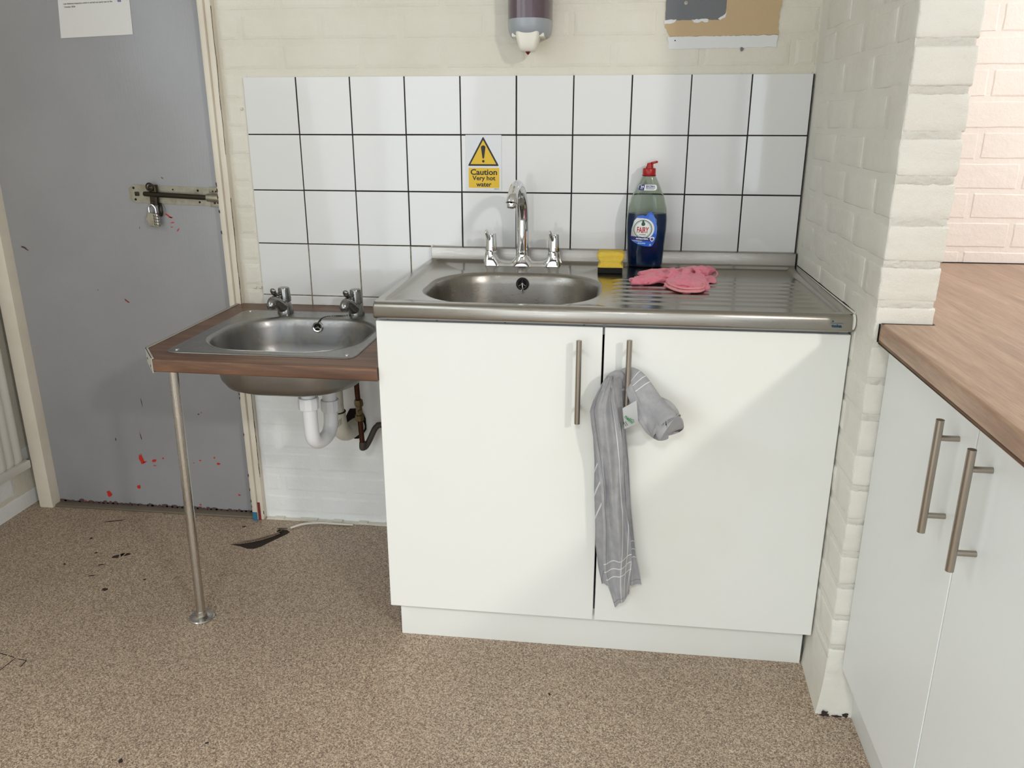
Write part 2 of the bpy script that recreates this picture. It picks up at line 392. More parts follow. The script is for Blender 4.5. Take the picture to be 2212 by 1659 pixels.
# ------------------------------------------------------------------ room shell
b = BM(); box(b, -2.75, 1.95, -4.45, 0.25, -0.05, 0.0); floor = struct(obj('floor', b, 'floor_vinyl'), 'speckled brown vinyl floor with a welded seam and a torn edge', 'floor')
b = BM(); box(b, -2.75, 1.95, -4.45, 0.25, 2.7, 2.75); struct(obj('ceiling', b, 'room_paint'), 'white ceiling above the kitchen corner, out of frame', 'ceiling')
b = BM(); box(b, -2.75, 1.95, -4.45, -4.4, 0, 2.7); struct(obj('wall_rear', b, 'rear_paint'), 'darkened grey wall behind the camera, out of frame', 'wall')
b = BM(); box(b, 1.90, 1.95, -4.45, 0.25, 0, 2.7); struct(obj('wall_far_right', b, 'rear_paint'), 'darkened grey wall at the far right, out of frame', 'wall')
WY = 0.010
b = BM(); box(b, -1.79, 1.95, WY, 0.25, 0, 2.7); box(b, -2.75, -1.79, 0.10, 0.25, 0, 2.7)
wall = struct(obj('wall_back', b, 'mortar_paint'), 'cream painted brick wall behind the two sinks', 'wall')
b = BM(); box(b, -2.75, -2.57, -4.45, 0.10, 0, 2.7); wl = struct(obj('wall_left', b, 'mortar_paint'), 'white painted brick wall at the far left under the radiator', 'wall')
b = BM(); box(b, -0.1526, -0.056, -0.7195, WY + .002, 0, 2.7); pier = struct(obj('wall_right', b, 'pier_paint'), 'white painted brick wall stub between the sink unit and the right hand worktop', 'wall')

# bricks: shallow front-face pieces sharing meshes
def brick_mesh(name, w, h, d, mat, seed, nx=7, nz=4, rnd=0.006, jit=0.0012):
    rs = random.Random(seed); bm = bmesh.new(); rows = []; q1, q2 = rnd * .45, rnd * 1.05
    FXS = [0, q1 / w, q2 / w] + [.5 + (k - 1) * .22 for k in range(3) if w > .09] + [1 - q2 / w, 1 - q1 / w, 1]; FZS = [0, q1 / h, q2 / h, .5, 1 - q2 / h, 1 - q1 / h, 1]; nx, nz = len(FXS) - 1, 6
    for j in range(nz + 1):
        r = []
        for i in range(nx + 1):
            fx = i / nx; fz = j / nz
            fx = FXS[i]; fz = FZS[j]
            x = (fx - .5) * w; z = (fz - .5) * h
            e = min(fx * w, (1 - fx) * w, fz * h, (1 - fz) * h); t = min(1, e / rnd); y = -d * (t * t * (3 - 2 * t))
            edge = i in (0, nx) or j in (0, nz)
            r.append((x + rs.uniform(-1, 1) * jit * (2 if edge else 1), y + (0.0008 if edge else rs.uniform(-1, 1) * d * .08), z + rs.uniform(-1, 1) * jit * (2 if edge else 1)))
        rows.append(r)
    grid(bm, rows); bmesh.ops.recalc_face_normals(bm, faces=bm.faces)
    me = bpy.data.meshes.new(name); bm.to_mesh(me); bm.free(); me.materials.append(MT[mat]); return me
_bc = {}
def brick_set(w, mat, d, rnd):
    k = (round(w, 3), mat, d, rnd)
    if k not in _bc: _bc[k] = [brick_mesh('brick', w, 0.0655, d, mat, hash(k) % 1000 + s, max(3, int(w / .03)), 4, rnd) for s in range(3)]
    return random.choice(_bc[k])
def place_brick(me, loc, parent, rotz=0.0):
    o = bpy.data.objects.new('brick', me); COL.objects.link(o); o.parent = parent; o.location = loc; o.rotation_euler = (0, random.uniform(-.004, .004), rotz); return o
Z0 = 0.9160 - 0.075 * 12   # joint centre height of the lowest joint line
def course_row(x0, x1, zc, phase, mat, d, rnd, minw=.03):
    x = x0 - phase
    while x < x1:
        a, c = max(x + .005, x0 + .002), min(x + .215 - .005 + .01, x1 - .002)
        if c - a > minw:
            a2, c2 = a, c
            w = round((c2 - a2) / .005) * .005
            place_brick(brick_set(w, mat, d, rnd), ((a2 + c2) / 2, WY, zc), wall)
        x += .225
for n in range(0, 24):
    zj = Z0 + .075 * n; zc = zj + .0375; ph = .1125 * (n % 2)
    if zc > 1.72: break
    if zc > 1.3542 - .03: course_row(-1.738, -0.153, zc, ph + .05, 'brick_paint', .0022, .011)
    else:
        if zc > .72: course_row(-1.738, -1.678, zc, ph * 0 + .05, 'brick_paint', .0022, .011, .02)
        elif zc < .70: course_row(-1.738, -1.16, zc, ph + .05, 'brick_paint_white', .0018, .011)
    if zc > .85: course_row(-0.048, 0.90, zc, ph + .02, 'far_paint', .0022, .004)
b = BM(); box(b, -0.050, 1.2, WY - .0006, WY + .002, .7, 1.75); obj('mortar', b, 'far_paint', wall)
b = BM(); box(b, -1.74, -1.15, WY - .0006, WY + .002, 0.0, .70); obj('mortar', b, 'brick_paint_white', wall)
# left wall courses under the radiator
for n in range(0, 4):
    for k in range(5):
        w = .21; yy = -.06 - .225 * k - (.11 if n % 2 else 0)
        if yy + w / 2 > .06: continue
        place_brick(brick_set(w, 'brick_paint_white', .0018, .011), (-2.57, yy, .022 + .075 * n), wl, PI / 2)
# pier bricks: full-thickness blocks, one brick shows the side and the end
def block_mesh(lx, ly, lz, seed, mat):
    rs = random.Random(seed); t = bmesh.new(); bmesh.ops.create_cube(t, size=1.0)
    for v in t.verts: v.co = Vector((v.co.x * lx, v.co.y * ly, v.co.z * lz))
    bmesh.ops.bevel(t, geom=t.edges[:], offset=.0042, segments=2, affect='EDGES', profile=.5)
    bmesh.ops.subdivide_edges(t, edges=[e for e in t.edges if e.calc_length() > .04], cuts=4, use_grid_fill=True)
    for v in t.verts:
        n_ = noise.noise_vector(v.co * 70 + Vector((seed * 3.1, seed, 0))) * .0016 + noise.noise_vector(v.co * 25 + Vector((seed, 0, seed))) * .0015
        side = v.co.x < -lx / 2 + .001 and abs(v.co.y) < ly / 2 - .012
        v.co += Vector((n_.x * (.35 if side else 1), n_.y, n_.z))
    me = bpy.data.meshes.new('brick'); t.to_mesh(me); t.free(); me.materials.append(MT[mat])
    me.polygons.foreach_set('use_smooth', [True] * len(me.polygons)); return me
blk = {L: [block_mesh(.1045, L, .064, i + int(L * 100), 'pier_paint') for i in range(4)] for L in (.2125, .100, .115)}
for n in range(0, 24):
    zc = Z0 + .075 * n + .0375
    if zc > 1.72: break
    y = -0.7225
    first = .2125 if n % 2 else .100
    while y < -0.03:
        Lb = first if y < -.722 else .2125
        if y + Lb > .02: Lb = .115 if y < -.09 else .0
        if Lb == 0: break
        if zc > .80 or y < -.55:
            o = bpy.data.objects.new('brick', random.choice(blk[Lb])); COL.objects.link(o); o.parent = pier
            o.location = (-.1012 + random.uniform(-.0008, .0008), y + Lb / 2 + random.uniform(-.0015, .0015), zc); o.rotation_euler = (random.uniform(-.004, .004), 0, random.uniform(-.006, .006))
        y += Lb + .0105
b = BM(); nx = 26
for n in range(1, 24):
    zj = Z0 + .075 * n
    if zj > 1.72: break
    rows = []
    for j in range(9):
        dz = (j / 8 - .5) * .021; row = []
        for i in range(nx + 1):
            x = -.1525 + .0985 * i / nx; e = 1 - (abs(j / 8 - .5) * 2) ** 3
            ex = min(1.0, min(i, nx - i) / 2)
            y = -.7190 - (.0030 * e + .0026 * noise.noise(Vector((x * 130, zj * 50, dz * 180))) * e + .0014 * noise.noise(Vector((x * 380, zj * 50, dz * 420)))) * (.3 + .7 * ex)
            row.append((x + .001 * noise.noise(Vector((zj * 31, dz * 300, i))) * (1 - ex), y, zj + dz + .0022 * noise.noise(Vector((x * 55, zj * 9, 1)))))
        rows.append(row)
    grid(b, rows)
obj('mortar', b, 'pier_mortar', pier, sharp=50)['kind'] = 'stuff'
# pier foot plaster flare
b = BM(); rows = []
for k in range(9):
    t = k / 8; w = .012 * (1 - t) ** 2
    rows.append([(-.153 - w * .4, -.55, .14 * t), (-.153 - w, -.722 - w * .6, .14 * t), (-.11, -.724 - w, .14 * t), (-.06, -.724 - w * .7, .14 * t)])
grid(b, rows); obj('plaster', b, 'pier_paint', pier, sharp=60)
for x, z, rx, rz in ((-.147, .006, .010, .006), (-.122, .003, .010, .003), (-.103, .006, .007, .005)):
    b = BM(); flat(b, blob(x, z, rx, rz, 14, .45), lambda p: (p[0], -.7385 + p[1] * .3, max(p[1], .0006))); obj('stain', b, 'stain', pier, sharp=None)

# ------------------------------------------------------------------ door, frame, threshold
b = BM(); box(b, -2.495, -1.772, 0.02, 0.062, 0.006, 2.02, .002)
door = struct(obj('door_1', b, 'door_paint'), 'grey painted flush door with red paint chips and a bolt', 'door')
def trimbox(name, x0, x1, y0, y1, lab):
    b = BM(); box(b, x0, x1, y0, y1, 0, 2.1, .004, 2); return struct(obj(name, b, 'trim_paint'), lab, 'door frame')
t1 = trimbox('trim_1', -2.528, -2.480, -0.02, 0.10, 'cream door frame post on the left of the grey door')
t2 = trimbox('trim_2', -1.7755, -1.759, -0.02, 0.10, 'chipped cream door frame post on the right of the grey door')
b = BM(); box(b, -1.7590, -1.7415, -0.012, 0.10, 0, 2.1, .003); obj('stop_bead', b, 'trim_paint', t2)
b = BM(); box(b, -2.480, -1.775, -0.01, 0.06, 0, .008, .003); struct(obj('trim_3', b, 'threshold'), 'worn metal threshold strip under the grey door', 'threshold')
# crack beside the frame
b = BM(); pts = []
z = 0.02
while z < 1.62:
    pts.append((-1.7405 + noise.noise(Vector((0, 0, z * 9))) * .004, z)); z += .012
for (x0, z0), (x1, z1) in zip(pts, pts[1:]):
    if noise.noise(Vector((3, 1, z0 * 6))) > -.12:
        w = .0006 + .0012 * abs(noise.noise(Vector((7, 2, z0 * 20))))
        vs = [b.verts.new(p) for p in ((x0 - w, -.0125, z0), (x0 + w, -.0125, z0), (x1 + w, -.0125, z1), (x1 - w, -.0125, z1))]; b.faces.new(vs)
obj('crack', b, 'stain', t2)['kind'] = 'stuff'
b = BM(); box(b, -1.7745, -1.760, -.0215, -.019, 0, .030); obj('paint_chip', b, 'blue_paint', t2)['label'] = 'bare blue paint at the foot of the post'
b = BM(); box(b, -1.7585, -1.7505, -.0135, -.011, 0, .062); obj('paint_chip', b, 'dark_red', t2)['label'] = 'bare red paint at the foot of the post'
b = BM()
for z in (1.03, 1.05, 1.066, .93, .99, .42, .435, .30, .16, .11, .07, .05):
    flat(b, blob(-1.7752, z, .0016, .006, 8), lambda p: (p[0], -.0208, p[1]))
obj('paint_chip', b, 'stain', t2)['kind'] = 'stuff'
# door chips
DY = .0192
def chip(x, z, rx, rz, mat, rot=0.0, n=12):
    b = BM(); x2 = x; flat(b, blob(x2, z, rx, rz, n, .4, rot), lambda p: (p[0], DY, p[1])); obj('paint_chip', b, mat, door, sharp=None)
for a in [(-2.160, .180, .007, .017, 'red_paint', .15), (-2.293, .045, .011, .012, 'red_paint', .5), (-2.150, .168, .010, .003, 'red_paint', .4), (-2.116, .175, .008, .005, 'red_paint', .3), (-2.116, .158, .007, .0015, 'red_paint', 0),
          (-2.083, .186, .003, .003, 'red_paint', 0), (-2.185, .078, .006, .006, 'red_paint', 0), (-2.385, .012, .005, .005, 'red_paint', 0), (-1.893, .176, .006, .005, 'red_paint', .3), (-1.905, .197, .003, .003, 'red_paint', 0), (-1.955, .185, .004, .003, 'red_paint', .4), (-1.978, .175, .003, .002, 'red_paint', 0),
          (-2.128, .710, .009, .0025, 'dark_red', -.6), (-2.440, .868, .014, .003, 'scratch', -.5), (-1.957, .972, .012, .0025, 'red_paint', -.6), (-1.948, .9665, .006, .0016, 'red_paint', 0), (-1.945, .951, .006, .0018, 'red_paint', .1), (-1.949, .938, .004, .0014, 'red_paint', .1), (-1.930, .931, .006, .0018, 'red_paint', 1.0), (-2.052, .935, .003, .001, 'dark_red', 1.5),
          (-1.974, .025, .003, .003, 'red_paint', 0), (-1.833, .068, .004, .003, 'red_paint', 0), (-1.940, .346, .003, .002, 'dark_red', 0), (-1.93, .352, .0016, .0016, 'dark_red', 0), (-2.218, .742, .0014, .0014, 'ink', 0),
          (-1.96, 1.08, .004, .0012, 'dark_red', -.6), (-2.24, .245, .002, .006, 'scratch', .1), (-2.15, .26, .0014, .012, 'scratch', .12), (-2.13, .38, .0012, .014, 'scratch', .08)]: chip(*a)
b = BM()
for k in range(40):
    x = -2.47 + k * .0175; flat(b, blob(x, .0095, .012, .004 + .006 * random.random(), 8), lambda p: (p[0], DY - .0002, max(p[1], .0062)))
obj('scuff', b, 'scratch', door, sharp=None)['kind'] = 'stuff'

# ------------------------------------------------------------------ wall patches, hole
def patch(name, pts, mat, y, j=.0012):
    out = []
    for (x0, z0), (x1, z1) in zip(pts, pts[1:] + pts[:1]):
        n = max(1, int(math.hypot(x1 - x0, z1 - z0) / .006))
        for k in range(n):
            t = k / n; out.append((x0 + (x1 - x0) * t + random.uniform(-j, j), z0 + (z1 - z0) * t + random.uniform(-j, j)))
    b = BM(); prism(b, out, lambda p: (p[0], y, p[1]), lambda p: (p[0], WY, p[1])); return obj(name, b, mat, wall, sharp=30)
patch('bare_patch', [(-.536, 1.70), (-.536, 1.466), (-.520, 1.4435), (-.2535, 1.4455), (-.256, 1.475), (-.252, 1.53), (-.252, 1.70)], 'tan_patch', .0052)['label'] = 'bare tan patch of older paint'
patch('bare_patch', [(-.536, 1.70), (-.536, 1.4815), (-.400, 1.4815), (-.388, 1.488), (-.386, 1.52), (-.386, 1.70)], 'grey_patch', .0047, .0006)['label'] = 'bare grey patch of older paint'
patch('bare_patch', [(-.537, 1.483), (-.537, 1.474), (-.516, 1.4745), (-.512, 1.479), (-.508, 1.4825)], 'white_patch', .0042)
patch('bare_patch', [(-.470, 1.4825), (-.464, 1.476), (-.452, 1.475), (-.444, 1.478), (-.436, 1.4755), (-.430, 1.4775), (-.428, 1.4835)], 'white_patch', .0042)
patch('bare_patch', [(-.404, 1.4835), (-.40, 1.481), (-.388, 1.487), (-.385, 1.50), (-.389, 1.495)], 'white_patch', .0042)
patch('bare_patch', [(-.527, 1.4435), (-.524, 1.414), (-.255, 1.4165), (-.254, 1.4445)], 'white_patch', .0058)['label'] = 'whiter strip of paint'
b = BM(); lathe(b, (-.4865, .0046, 1.5215), [(.0046, 0), (.0046, -.0012), (.0026, -.0016)], 'y', 16); each('screw_hole', b, 'galvanised', wall)
b = BM(); lathe(b, (-.4865, .0040, 1.5215), [(.0024, 0), (.0024, -.0008)], 'y', 12); lathe(b, (-.5085, .006, 1.434), [(.0016, 0), (.0016, -.001)], 'y', 10); each('screw_hole', b, 'void', wall)
b = BM(); flat(b, blob(-.340, 1.412, .004, .0055, 12, .25), lambda p: (p[0], .0044, p[1])); obj('paint_chip', b, 'grey_patch', wall, sharp=None)
b = BM()
for x, z in ((-1.685, .765), (-1.702, .765), (-1.690, 1.27)): lathe(b, (x, .0075, z), [(.0045, 0), (.0042, -.002), (.0025, -.0042), (.0004, -.005)], 'y', 14)
each('screw_cap', b, 'brick_paint', wall)
b = BM(); flat(b, blob(-1.416, .345, .032, .052, 18, .10), lambda p: (p[0], .0052, p[1])); obj('hole', b, 'void', wall, sharp=None)['label'] = 'dark ragged pipe hole'
# skirting dirt line
b = BM(); x = -1.735
while x < -1.16:
    box(b, x, x + .03, -.004 - .003 * random.random(), WY, 0, .003 + .006 * random.random()); x += .028
obj('mortar_edge', b, 'mortar_paint', wall)['kind'] = 'stuff'

# ------------------------------------------------------------------ tiles
P = 0.152; TX0 = -0.1565 - 10 * P; TZ = 1.3542
b = BM(); box(b, TX0 + .002, -0.1555, .0012, WY + .001, TZ - 3 * P - .0002, TZ - .002); obj('grout', b, 'dark_grout', wall)
b = BM(); box(b, TX0 + .002, -1.152, .0014, WY + .001, .716, TZ - 3 * P - .0002); obj('grout', b, 'tan_grout', wall)
def tile(x0, x1, z0, z1):
    b = BM(); g = .0017; j = lambda: random.uniform(-.0003, .0003)
    box(b, x0 + g + j(), x1 - g + j(), 0.0 + random.uniform(0, .0004), WY, z0 + g + j(), z1 - g + j(), .0010, 2)
    c = Vector(((x0 + x1) / 2, 0, (z0 + z1) / 2)); rots(b, c, random.uniform(-.0016, .0016), 'Y'); rots(b, c, random.uniform(-.0016, .0016), 'X'); rots(b, c, random.uniform(-.0016, .0016), 'Z')
    obj('tile', b, 'tile_glaze', wall, sharp=3)
for r in range(3):
    for c in range(10): tile(TX0 + c * P, TX0 + (c + 1) * P, TZ - (r + 1) * P, TZ - r * P)
for c in range(4): tile(TX0 + c * P, min(TX0 + (c + 1) * P, -1.153), TZ - 4 * P, TZ - 3 * P)
for c in range(4): tile(TX0 + c * P, min(TX0 + (c + 1) * P, -1.153), .717, TZ - 4 * P)

# ------------------------------------------------------------------ sink base cabinet
cab = thing('base_cabinet', 'white double door sink base cabinet with steel bar handles and a plinth', 'cabinet', (-.655, -.30, 0))
b = BM(); box(b, -1.152, -1.134, -.576, -.02, .107, .826); box(b, -.176, -.158, -.576, -.02, .107, .826); box(b, -1.134, -.176, -.576, -.02, .107, .125); box(b, -1.134, -.176, -.03, -.02, .125, .80); obj('carcass', b, 'white_melamine', cab)
b = BM(); box(b, -1.130, -.180, -.584, -.566, .806, .8315); box(b, -1.150, -1.1305, -.586, -.570, .806, .8315); box(b, -.1795, -.160, -.586, -.570, .806, .8315); obj('rail', b, 'rail_metal', cab)
b = BM()
for x in (-1.02, -.87, -.70): lathe(b, (x, -.5845, .8275), [(.0025, 0), (.0022, -.0008)], 'y', 12)
each('screw', b, 'dark_metal', cab)
b = BM(); box(b, -1.140, -.163, -.555, -.535, 0, .107, .001); obj('plinth', b, 'white_melamine', cab)
def bar_handle(bm, x, y_face, zc, L=.186, cc=.128, axis='y', stand=.031, r=.006, pr=.0045):
    if axis == 'y':
        tube(bm, [(x, y_face - stand, zc - L / 2), (x, y_face - stand, zc + L / 2)], r, 20)
        for s in (-1, 1): tube(bm, [(x, y_face + .001, zc + s * cc / 2), (x, y_face - stand, zc + s * cc / 2)], pr, 14)
    else:
        tube(bm, [(y_face - stand, x, zc - L / 2), (y_face - stand, x, zc + L / 2)], r, 20)
        for s in (-1, 1): tube(bm, [(y_face + .001, x, zc + s * cc / 2), (y_face - stand, x, zc + s * cc / 2)], pr, 14)
YD = -.5965
for x0, x1, hx, zc in ((-1.1535, -.6600, -.708, .7095), (-.6555, -.1565, -.6035, .7135)):
    b = BM(); box(b, x0, x1, YD, YD + .018, .1073, .8245, .0012, 1); d = obj('door', b, 'white_melamine', cab)
    b = BM(); bar_handle(b, hx, YD, zc); obj('handle', b, 'brushed_nickel', d)

# ------------------------------------------------------------------ steel sink top
sink = thing('sink_top', 'stainless steel single bowl sink top with ribbed drainer on the white cabinet', 'sink', (-.655, -.30, .83))
X0, X1, Y0, Y1 = -1.1545, -.1565, -.600, -.022; XM = -.655; ZD = .862
def deck_z(x, y):
    z = ZD
    dl = x - X0; df = y - Y0; db = Y1 - y; dr = X1 - x
    d = min(dl, df, db * .8 if db < .05 else 9, dr)
    t = max(0.0, min(1.0, (.030 - d) / .014)); z += .0065 * t * t * (3 - 2 * t)
    return z
BX0, BX1, BY0, BY1, BR = -1.083, -.672, -.560, -.180, .150
def rr_ray(cx, cy, a, x0, x1, y0, y1, r):
    """point where the ray from the centre at angle a leaves a rounded rectangle"""
    lo, hi = 0.0, 2.0; dx, dy = math.cos(a), math.sin(a)
    def inside(px, py):
        if not (x0 <= px <= x1 and y0 <= py <= y1): return False
        qx = min(max(px, x0 + r), x1 - r); qy = min(max(py, y0 + r), y1 - r)
        return (px - qx) ** 2 + (py - qy) ** 2 <= r * r + 1e-12
    for _ in range(40):
        m_ = (lo + hi) / 2
        if inside(cx + dx * m_, cy + dy * m_): lo = m_
        else: hi = m_
    return cx + dx * lo, cy + dy * lo
CX, CY = (BX0 + BX1) / 2, (BY0 + BY1) / 2
angs = [2 * PI * k / 120 for k in range(120)]
for px, py in ((X0, Y0), (X0, Y1), (XM, Y0), (XM, Y1)): angs.append(math.atan2(py - CY, px - CX) % (2 * PI))
angs = sorted(set(round(a, 6) for a in angs))
rows = []
for ins in (0, .006, .012, .018, .024, .031):
    rows.append([(lambda p: (p[0], p[1], deck_z(*p)))(rr_ray(CX, CY, a, X0 + ins, XM, Y0 + ins, Y1 - ins, 1e-5)) for a in angs])
for ins, z in ((-.012, ZD), (-.004, ZD - .0008), (.002, ZD - .003), (.006, ZD - .010), (.009, ZD - .03), (.016, ZD - .09), (.024, ZD - .135), (.034, ZD - .152), (.055, ZD - .160), (.10, ZD - .162), (.17, ZD - .164)):
    rows.append([(*rr_ray(CX, CY, a, BX0 + ins, BX1 - ins, BY0 + ins, BY1 - ins, max(BR - ins * .6, .012)), z) for a in angs])
b = BM(); vs = grid(b, rows[:8], closed=True); obj('drainer_deck', b, 'sink_steel', sink, sharp=60)
b = BM(); vs = grid(b, rows[7:], closed=True); b.faces.new(vs[-1]); obj('bowl', b, 'bowl_steel', sink, sharp=60)
# drainer with pressed ribs
b = BM(); rows = []; NX, NY = 90, 190
for j in range(NY + 1):
    y = Y0 + (Y1 - Y0) * j / NY; r = []
    for i in range(NX + 1):
        x = XM + (X1 - XM) * i / NX; z = deck_z(x, y)
        if -.545 < y < -.215:
            ph = (y + .545) / .0455; f = ph - math.floor(ph); k = max(0, 1 - abs(f - .5) / .28)
            xs = -.645; xe = -.198
            e = max(0, min(1, (x - xs) / .02)) * max(0, min(1, (xe - x) / .02))
            z += .0028 * (k * k * (3 - 2 * k)) * e
        r.append((x, y, z))
    rows.append(r)
grid(b, rows); obj('drainer', b, 'sink_steel', sink, sharp=60)
b = BM(); prof = [(-.600, .8685), (-.606, .8672), (-.6105, .863), (-.6125, .857), (-.6125, .840), (-.6115, .836), (-.607, .8325), (-.590, .8325)]
xs = [X0, X0 + .004, X1 - .010, X1 - .002]
rows = []
for k, x in enumerate(xs):
    s = .004 if k in (0, 3) else 0
    rows.append([(x, y + s, z - (s * .3 if z > .86 else 0)) for y, z in prof])
grid(b, rows); 
rows = [[(X0, y, z) for y in (-.598, -.03)] for z in (.8685, .8325)]; grid(b, rows)
obj('front_lip', b, 'lip_steel', sink, sharp=50)
b = BM(); prof = [(-.030, ZD), (-.024, ZD + .001), (-.021, ZD + .006), (-.020, .8985), (-.017, .9005), (.0005, .9005)]
grid(b, [[(x, y, z) for y, z in prof] for x in (X0, X1)]); box(b, X0 + .001, X0 + .003, -.020, .0005, ZD, .899); obj('upstand', b, 'lip_steel', sink, sharp=40)
b = BM(); box(b, X0 - .004, X0 + .003, -.012, -.002, ZD, .903, .002); tube(b, [(X1 + .002, -.03, .866), (X1 + .002, -.3, .867), (X1 + .003, -.595, .868)], .0025, 8); each('sealant', b, 'plaster', sink)
b = BM(); tube(b, [(X1 + .0025, -.03, .8695), (X1 + .003, -.3, .8705), (X1 + .003, -.45, .8713), (X1 + .004, -.59, .872)], .0013, 6); tube(b, [(X1 - .0005, -.021, .865), (X1 - .0005, -.021, .8995)], .0012, 6); each('joint_gap', b, 'void', sink)
b = BM(); lathe(b, (X1 - .004, -.603, .853), [(.002, 0), (.013, .001), (.014, .004), (.010, .006)], 'x', 14, 1, 1.2); obj('end_plug', b, 'plaster', sink)['label'] = 'chipped white plaster plug at the end of the lip'
# badge
b = text_bm('teka', .0105, .0006, fit=(.0205, .0066)); on_wall(b, -.191, .8462, -.6130); obj('badge', b, 'badge_teal', sink, sharp=None)['label'] = 'small dark blue maker mark printed on the steel lip'
b = BM(); box(b, -.2035, -.1795, -.6131, -.6128, .8516, .8523); lathe(b, (-.1995, -.6128, .8556), [(.0018, 0), (.0018, -.0003)], 'y', 14); obj('badge', b, 'badge_teal', sink, sharp=None)
# overflow on the back wall of the bowl
def overflow(parent, x, y, z, tilt, r, matr):
    b = BM(); lathe(b, (x, y, z), [(r * .62, -.001), (r * .66, -.0035), (r * .85, -.004), (r, -.002), (r * 1.02, .001)], 'y', 28, caps=False); rots(b, (x, y, z), tilt, 'X'); o = obj('overflow', b, matr, parent)
    b = BM(); lathe(b, (x, y, z), [(r * .64, .0005), (r * .64, -.0008)], 'y', 24); rots(b, (x, y, z), tilt, 'X'); obj('overflow_hole', b, 'void', o)
    b = BM()
    for k in range(3):
        a = PI / 2 + k * 2 * PI / 3; tube(b, [(x, y - .0018, z), (x + math.cos(a) * r * .62, y - .0018, z + math.sin(a) * r * .62)], .0009, 6)
    lathe(b, (x, y, z), [(.003, -.001), (.003, -.003), (.0015, -.0042)], 'y', 14); rots(b, (x, y, z), tilt, 'X'); obj('overflow_cross', b, 'chrome', o)
overflow(sink, -.8765, BY1 - .0142, .8345, -.10, .0165, 'black')
b = BM(); tube(b, smooth_pts([(-.8765, BY1 - .021, .836), (-.874, BY1 - .024, .820), (-.8755, BY1 - .023, .812), (-.878, BY1 - .023, .817), (-.8765, BY1 - .022, .826)], 5), .0010, 6); obj('plug_link', b, 'chrome', sink)

# ------------------------------------------------------------------ mixer tap
tap = thing('mixer_tap', 'chrome deck mixer tap with a curved swivel spout behind the large bowl', 'tap', (-.8905, -.072, ZD))
b = BM(); TY = -.072; xl, xr, xc = -.9765, -.8045, -.8905
# bridge body: swept sections along x
rows = []; N = 64
for i in range(N + 1):
    x = xl - .022 + (xr - xl + .044) * i / N
    d = min(abs(x - xl), abs(x - xr)); dc = abs(x - xc)
    top = .013 + .024 * math.exp(-(d / .017) ** 4) + .022 * math.exp(-(dc / .021) ** 4) + .006 * math.exp(-(d / .028) ** 2)
    e = min(1.0, (min(x - (xl - .022), (xr + .022) - x)) / .012); w = .0225 * math.sqrt(max(.02, 1 - (1 - e) ** 2)); top *= (.55 + .45 * e) if e < 1 else 1
    if i in (0, N): w *= .3
    ring = []
    for k in range(24):
        a = 2 * PI * k / 24; cy, sy = math.cos(a), math.sin(a)
        yy = w * (abs(cy) ** .8) * (1 if cy >= 0 else -1) * (1.0 if sy < 0 else .98 - .25 * sy)
        zz = top * (abs(sy) ** .8) if sy > 0 else 0
        ring.append((x, TY + yy, ZD + .0006 + zz))
    rows.append(ring)
vs = grid(b, rows, closed=True); b.faces.new(vs[0]); b.faces.new(vs[-1]); obj('body', b, 'chrome', tap, sharp=55)
for x, lean in ((xl, -.004), (xr, -.002)):
    b = BM(); lathe(b, (x, TY, ZD), [(.0195, .010), (.0178, .022), (.0158, .036), (.0148, .040)], 'z', 28); obj('pillar', b, 'chrome', tap, sharp=50)
    b = BM(); lathe(b, (x, TY, ZD), [(.0140, .040), (.0162, .0415), (.0160, .046), (.0142, .083), (.0132, .0862), (.004, .0872)], 'z', 28)
    hp = smooth_pts([(x - .002, TY - .010, ZD + .074), (x - .004, TY - .020, ZD + .078), (x - .007, TY - .028, ZD + .089), (x - .009, TY - .030, ZD + .099)], 4)
    tube(b, hp, [.0062] * (len(hp) - 3) + [.0054, .0046, .003], 12, sq=(.6, 1.2)); obj('handle', b, 'chrome', tap, sharp=40)
b = BM(); lathe(b, (xc, TY, ZD), [(.024, .012), (.0195, .020), (.0178, .030), (.0172, .041), (.0178, .042), (.0178, .0435)], 'z', 30, caps=False); obj('collar', b, 'chrome', tap, sharp=50)
b = BM(); sp = smooth_pts([(xc, TY, ZD + .042), (xc, TY, ZD + .09), (xc, TY - .001, ZD + .135), (xc - .001, TY - .012, ZD + .175), (xc - .003, TY - .045, ZD + .208), (xc - .004, TY - .090, ZD + .2205), (xc - .006, TY - .135, ZD + .2135), (xc - .007, TY - .163, ZD + .196), (xc - .008, TY - .170, ZD + .183)], 7)
n = len(sp); rad = [interp([(0, .0172), (.3, .0170), (.5, .0150), (.65, .0130), (.8, .0125), (.9, .0145), (1, .0148)], i / (n - 1)) for i in range(n)]
tube(b, sp, rad, 26); obj('spout', b, 'chrome', tap, sharp=50)
b = BM(); q = sp[-1]; lathe(b, q, [(.0125, .002), (.0130, .0), (.0130, -.008), (.0118, -.011), (.006, -.0125), (.0008, -.0145)], 'z', 24); obj('aerator', b, 'chrome', tap, sharp=40)

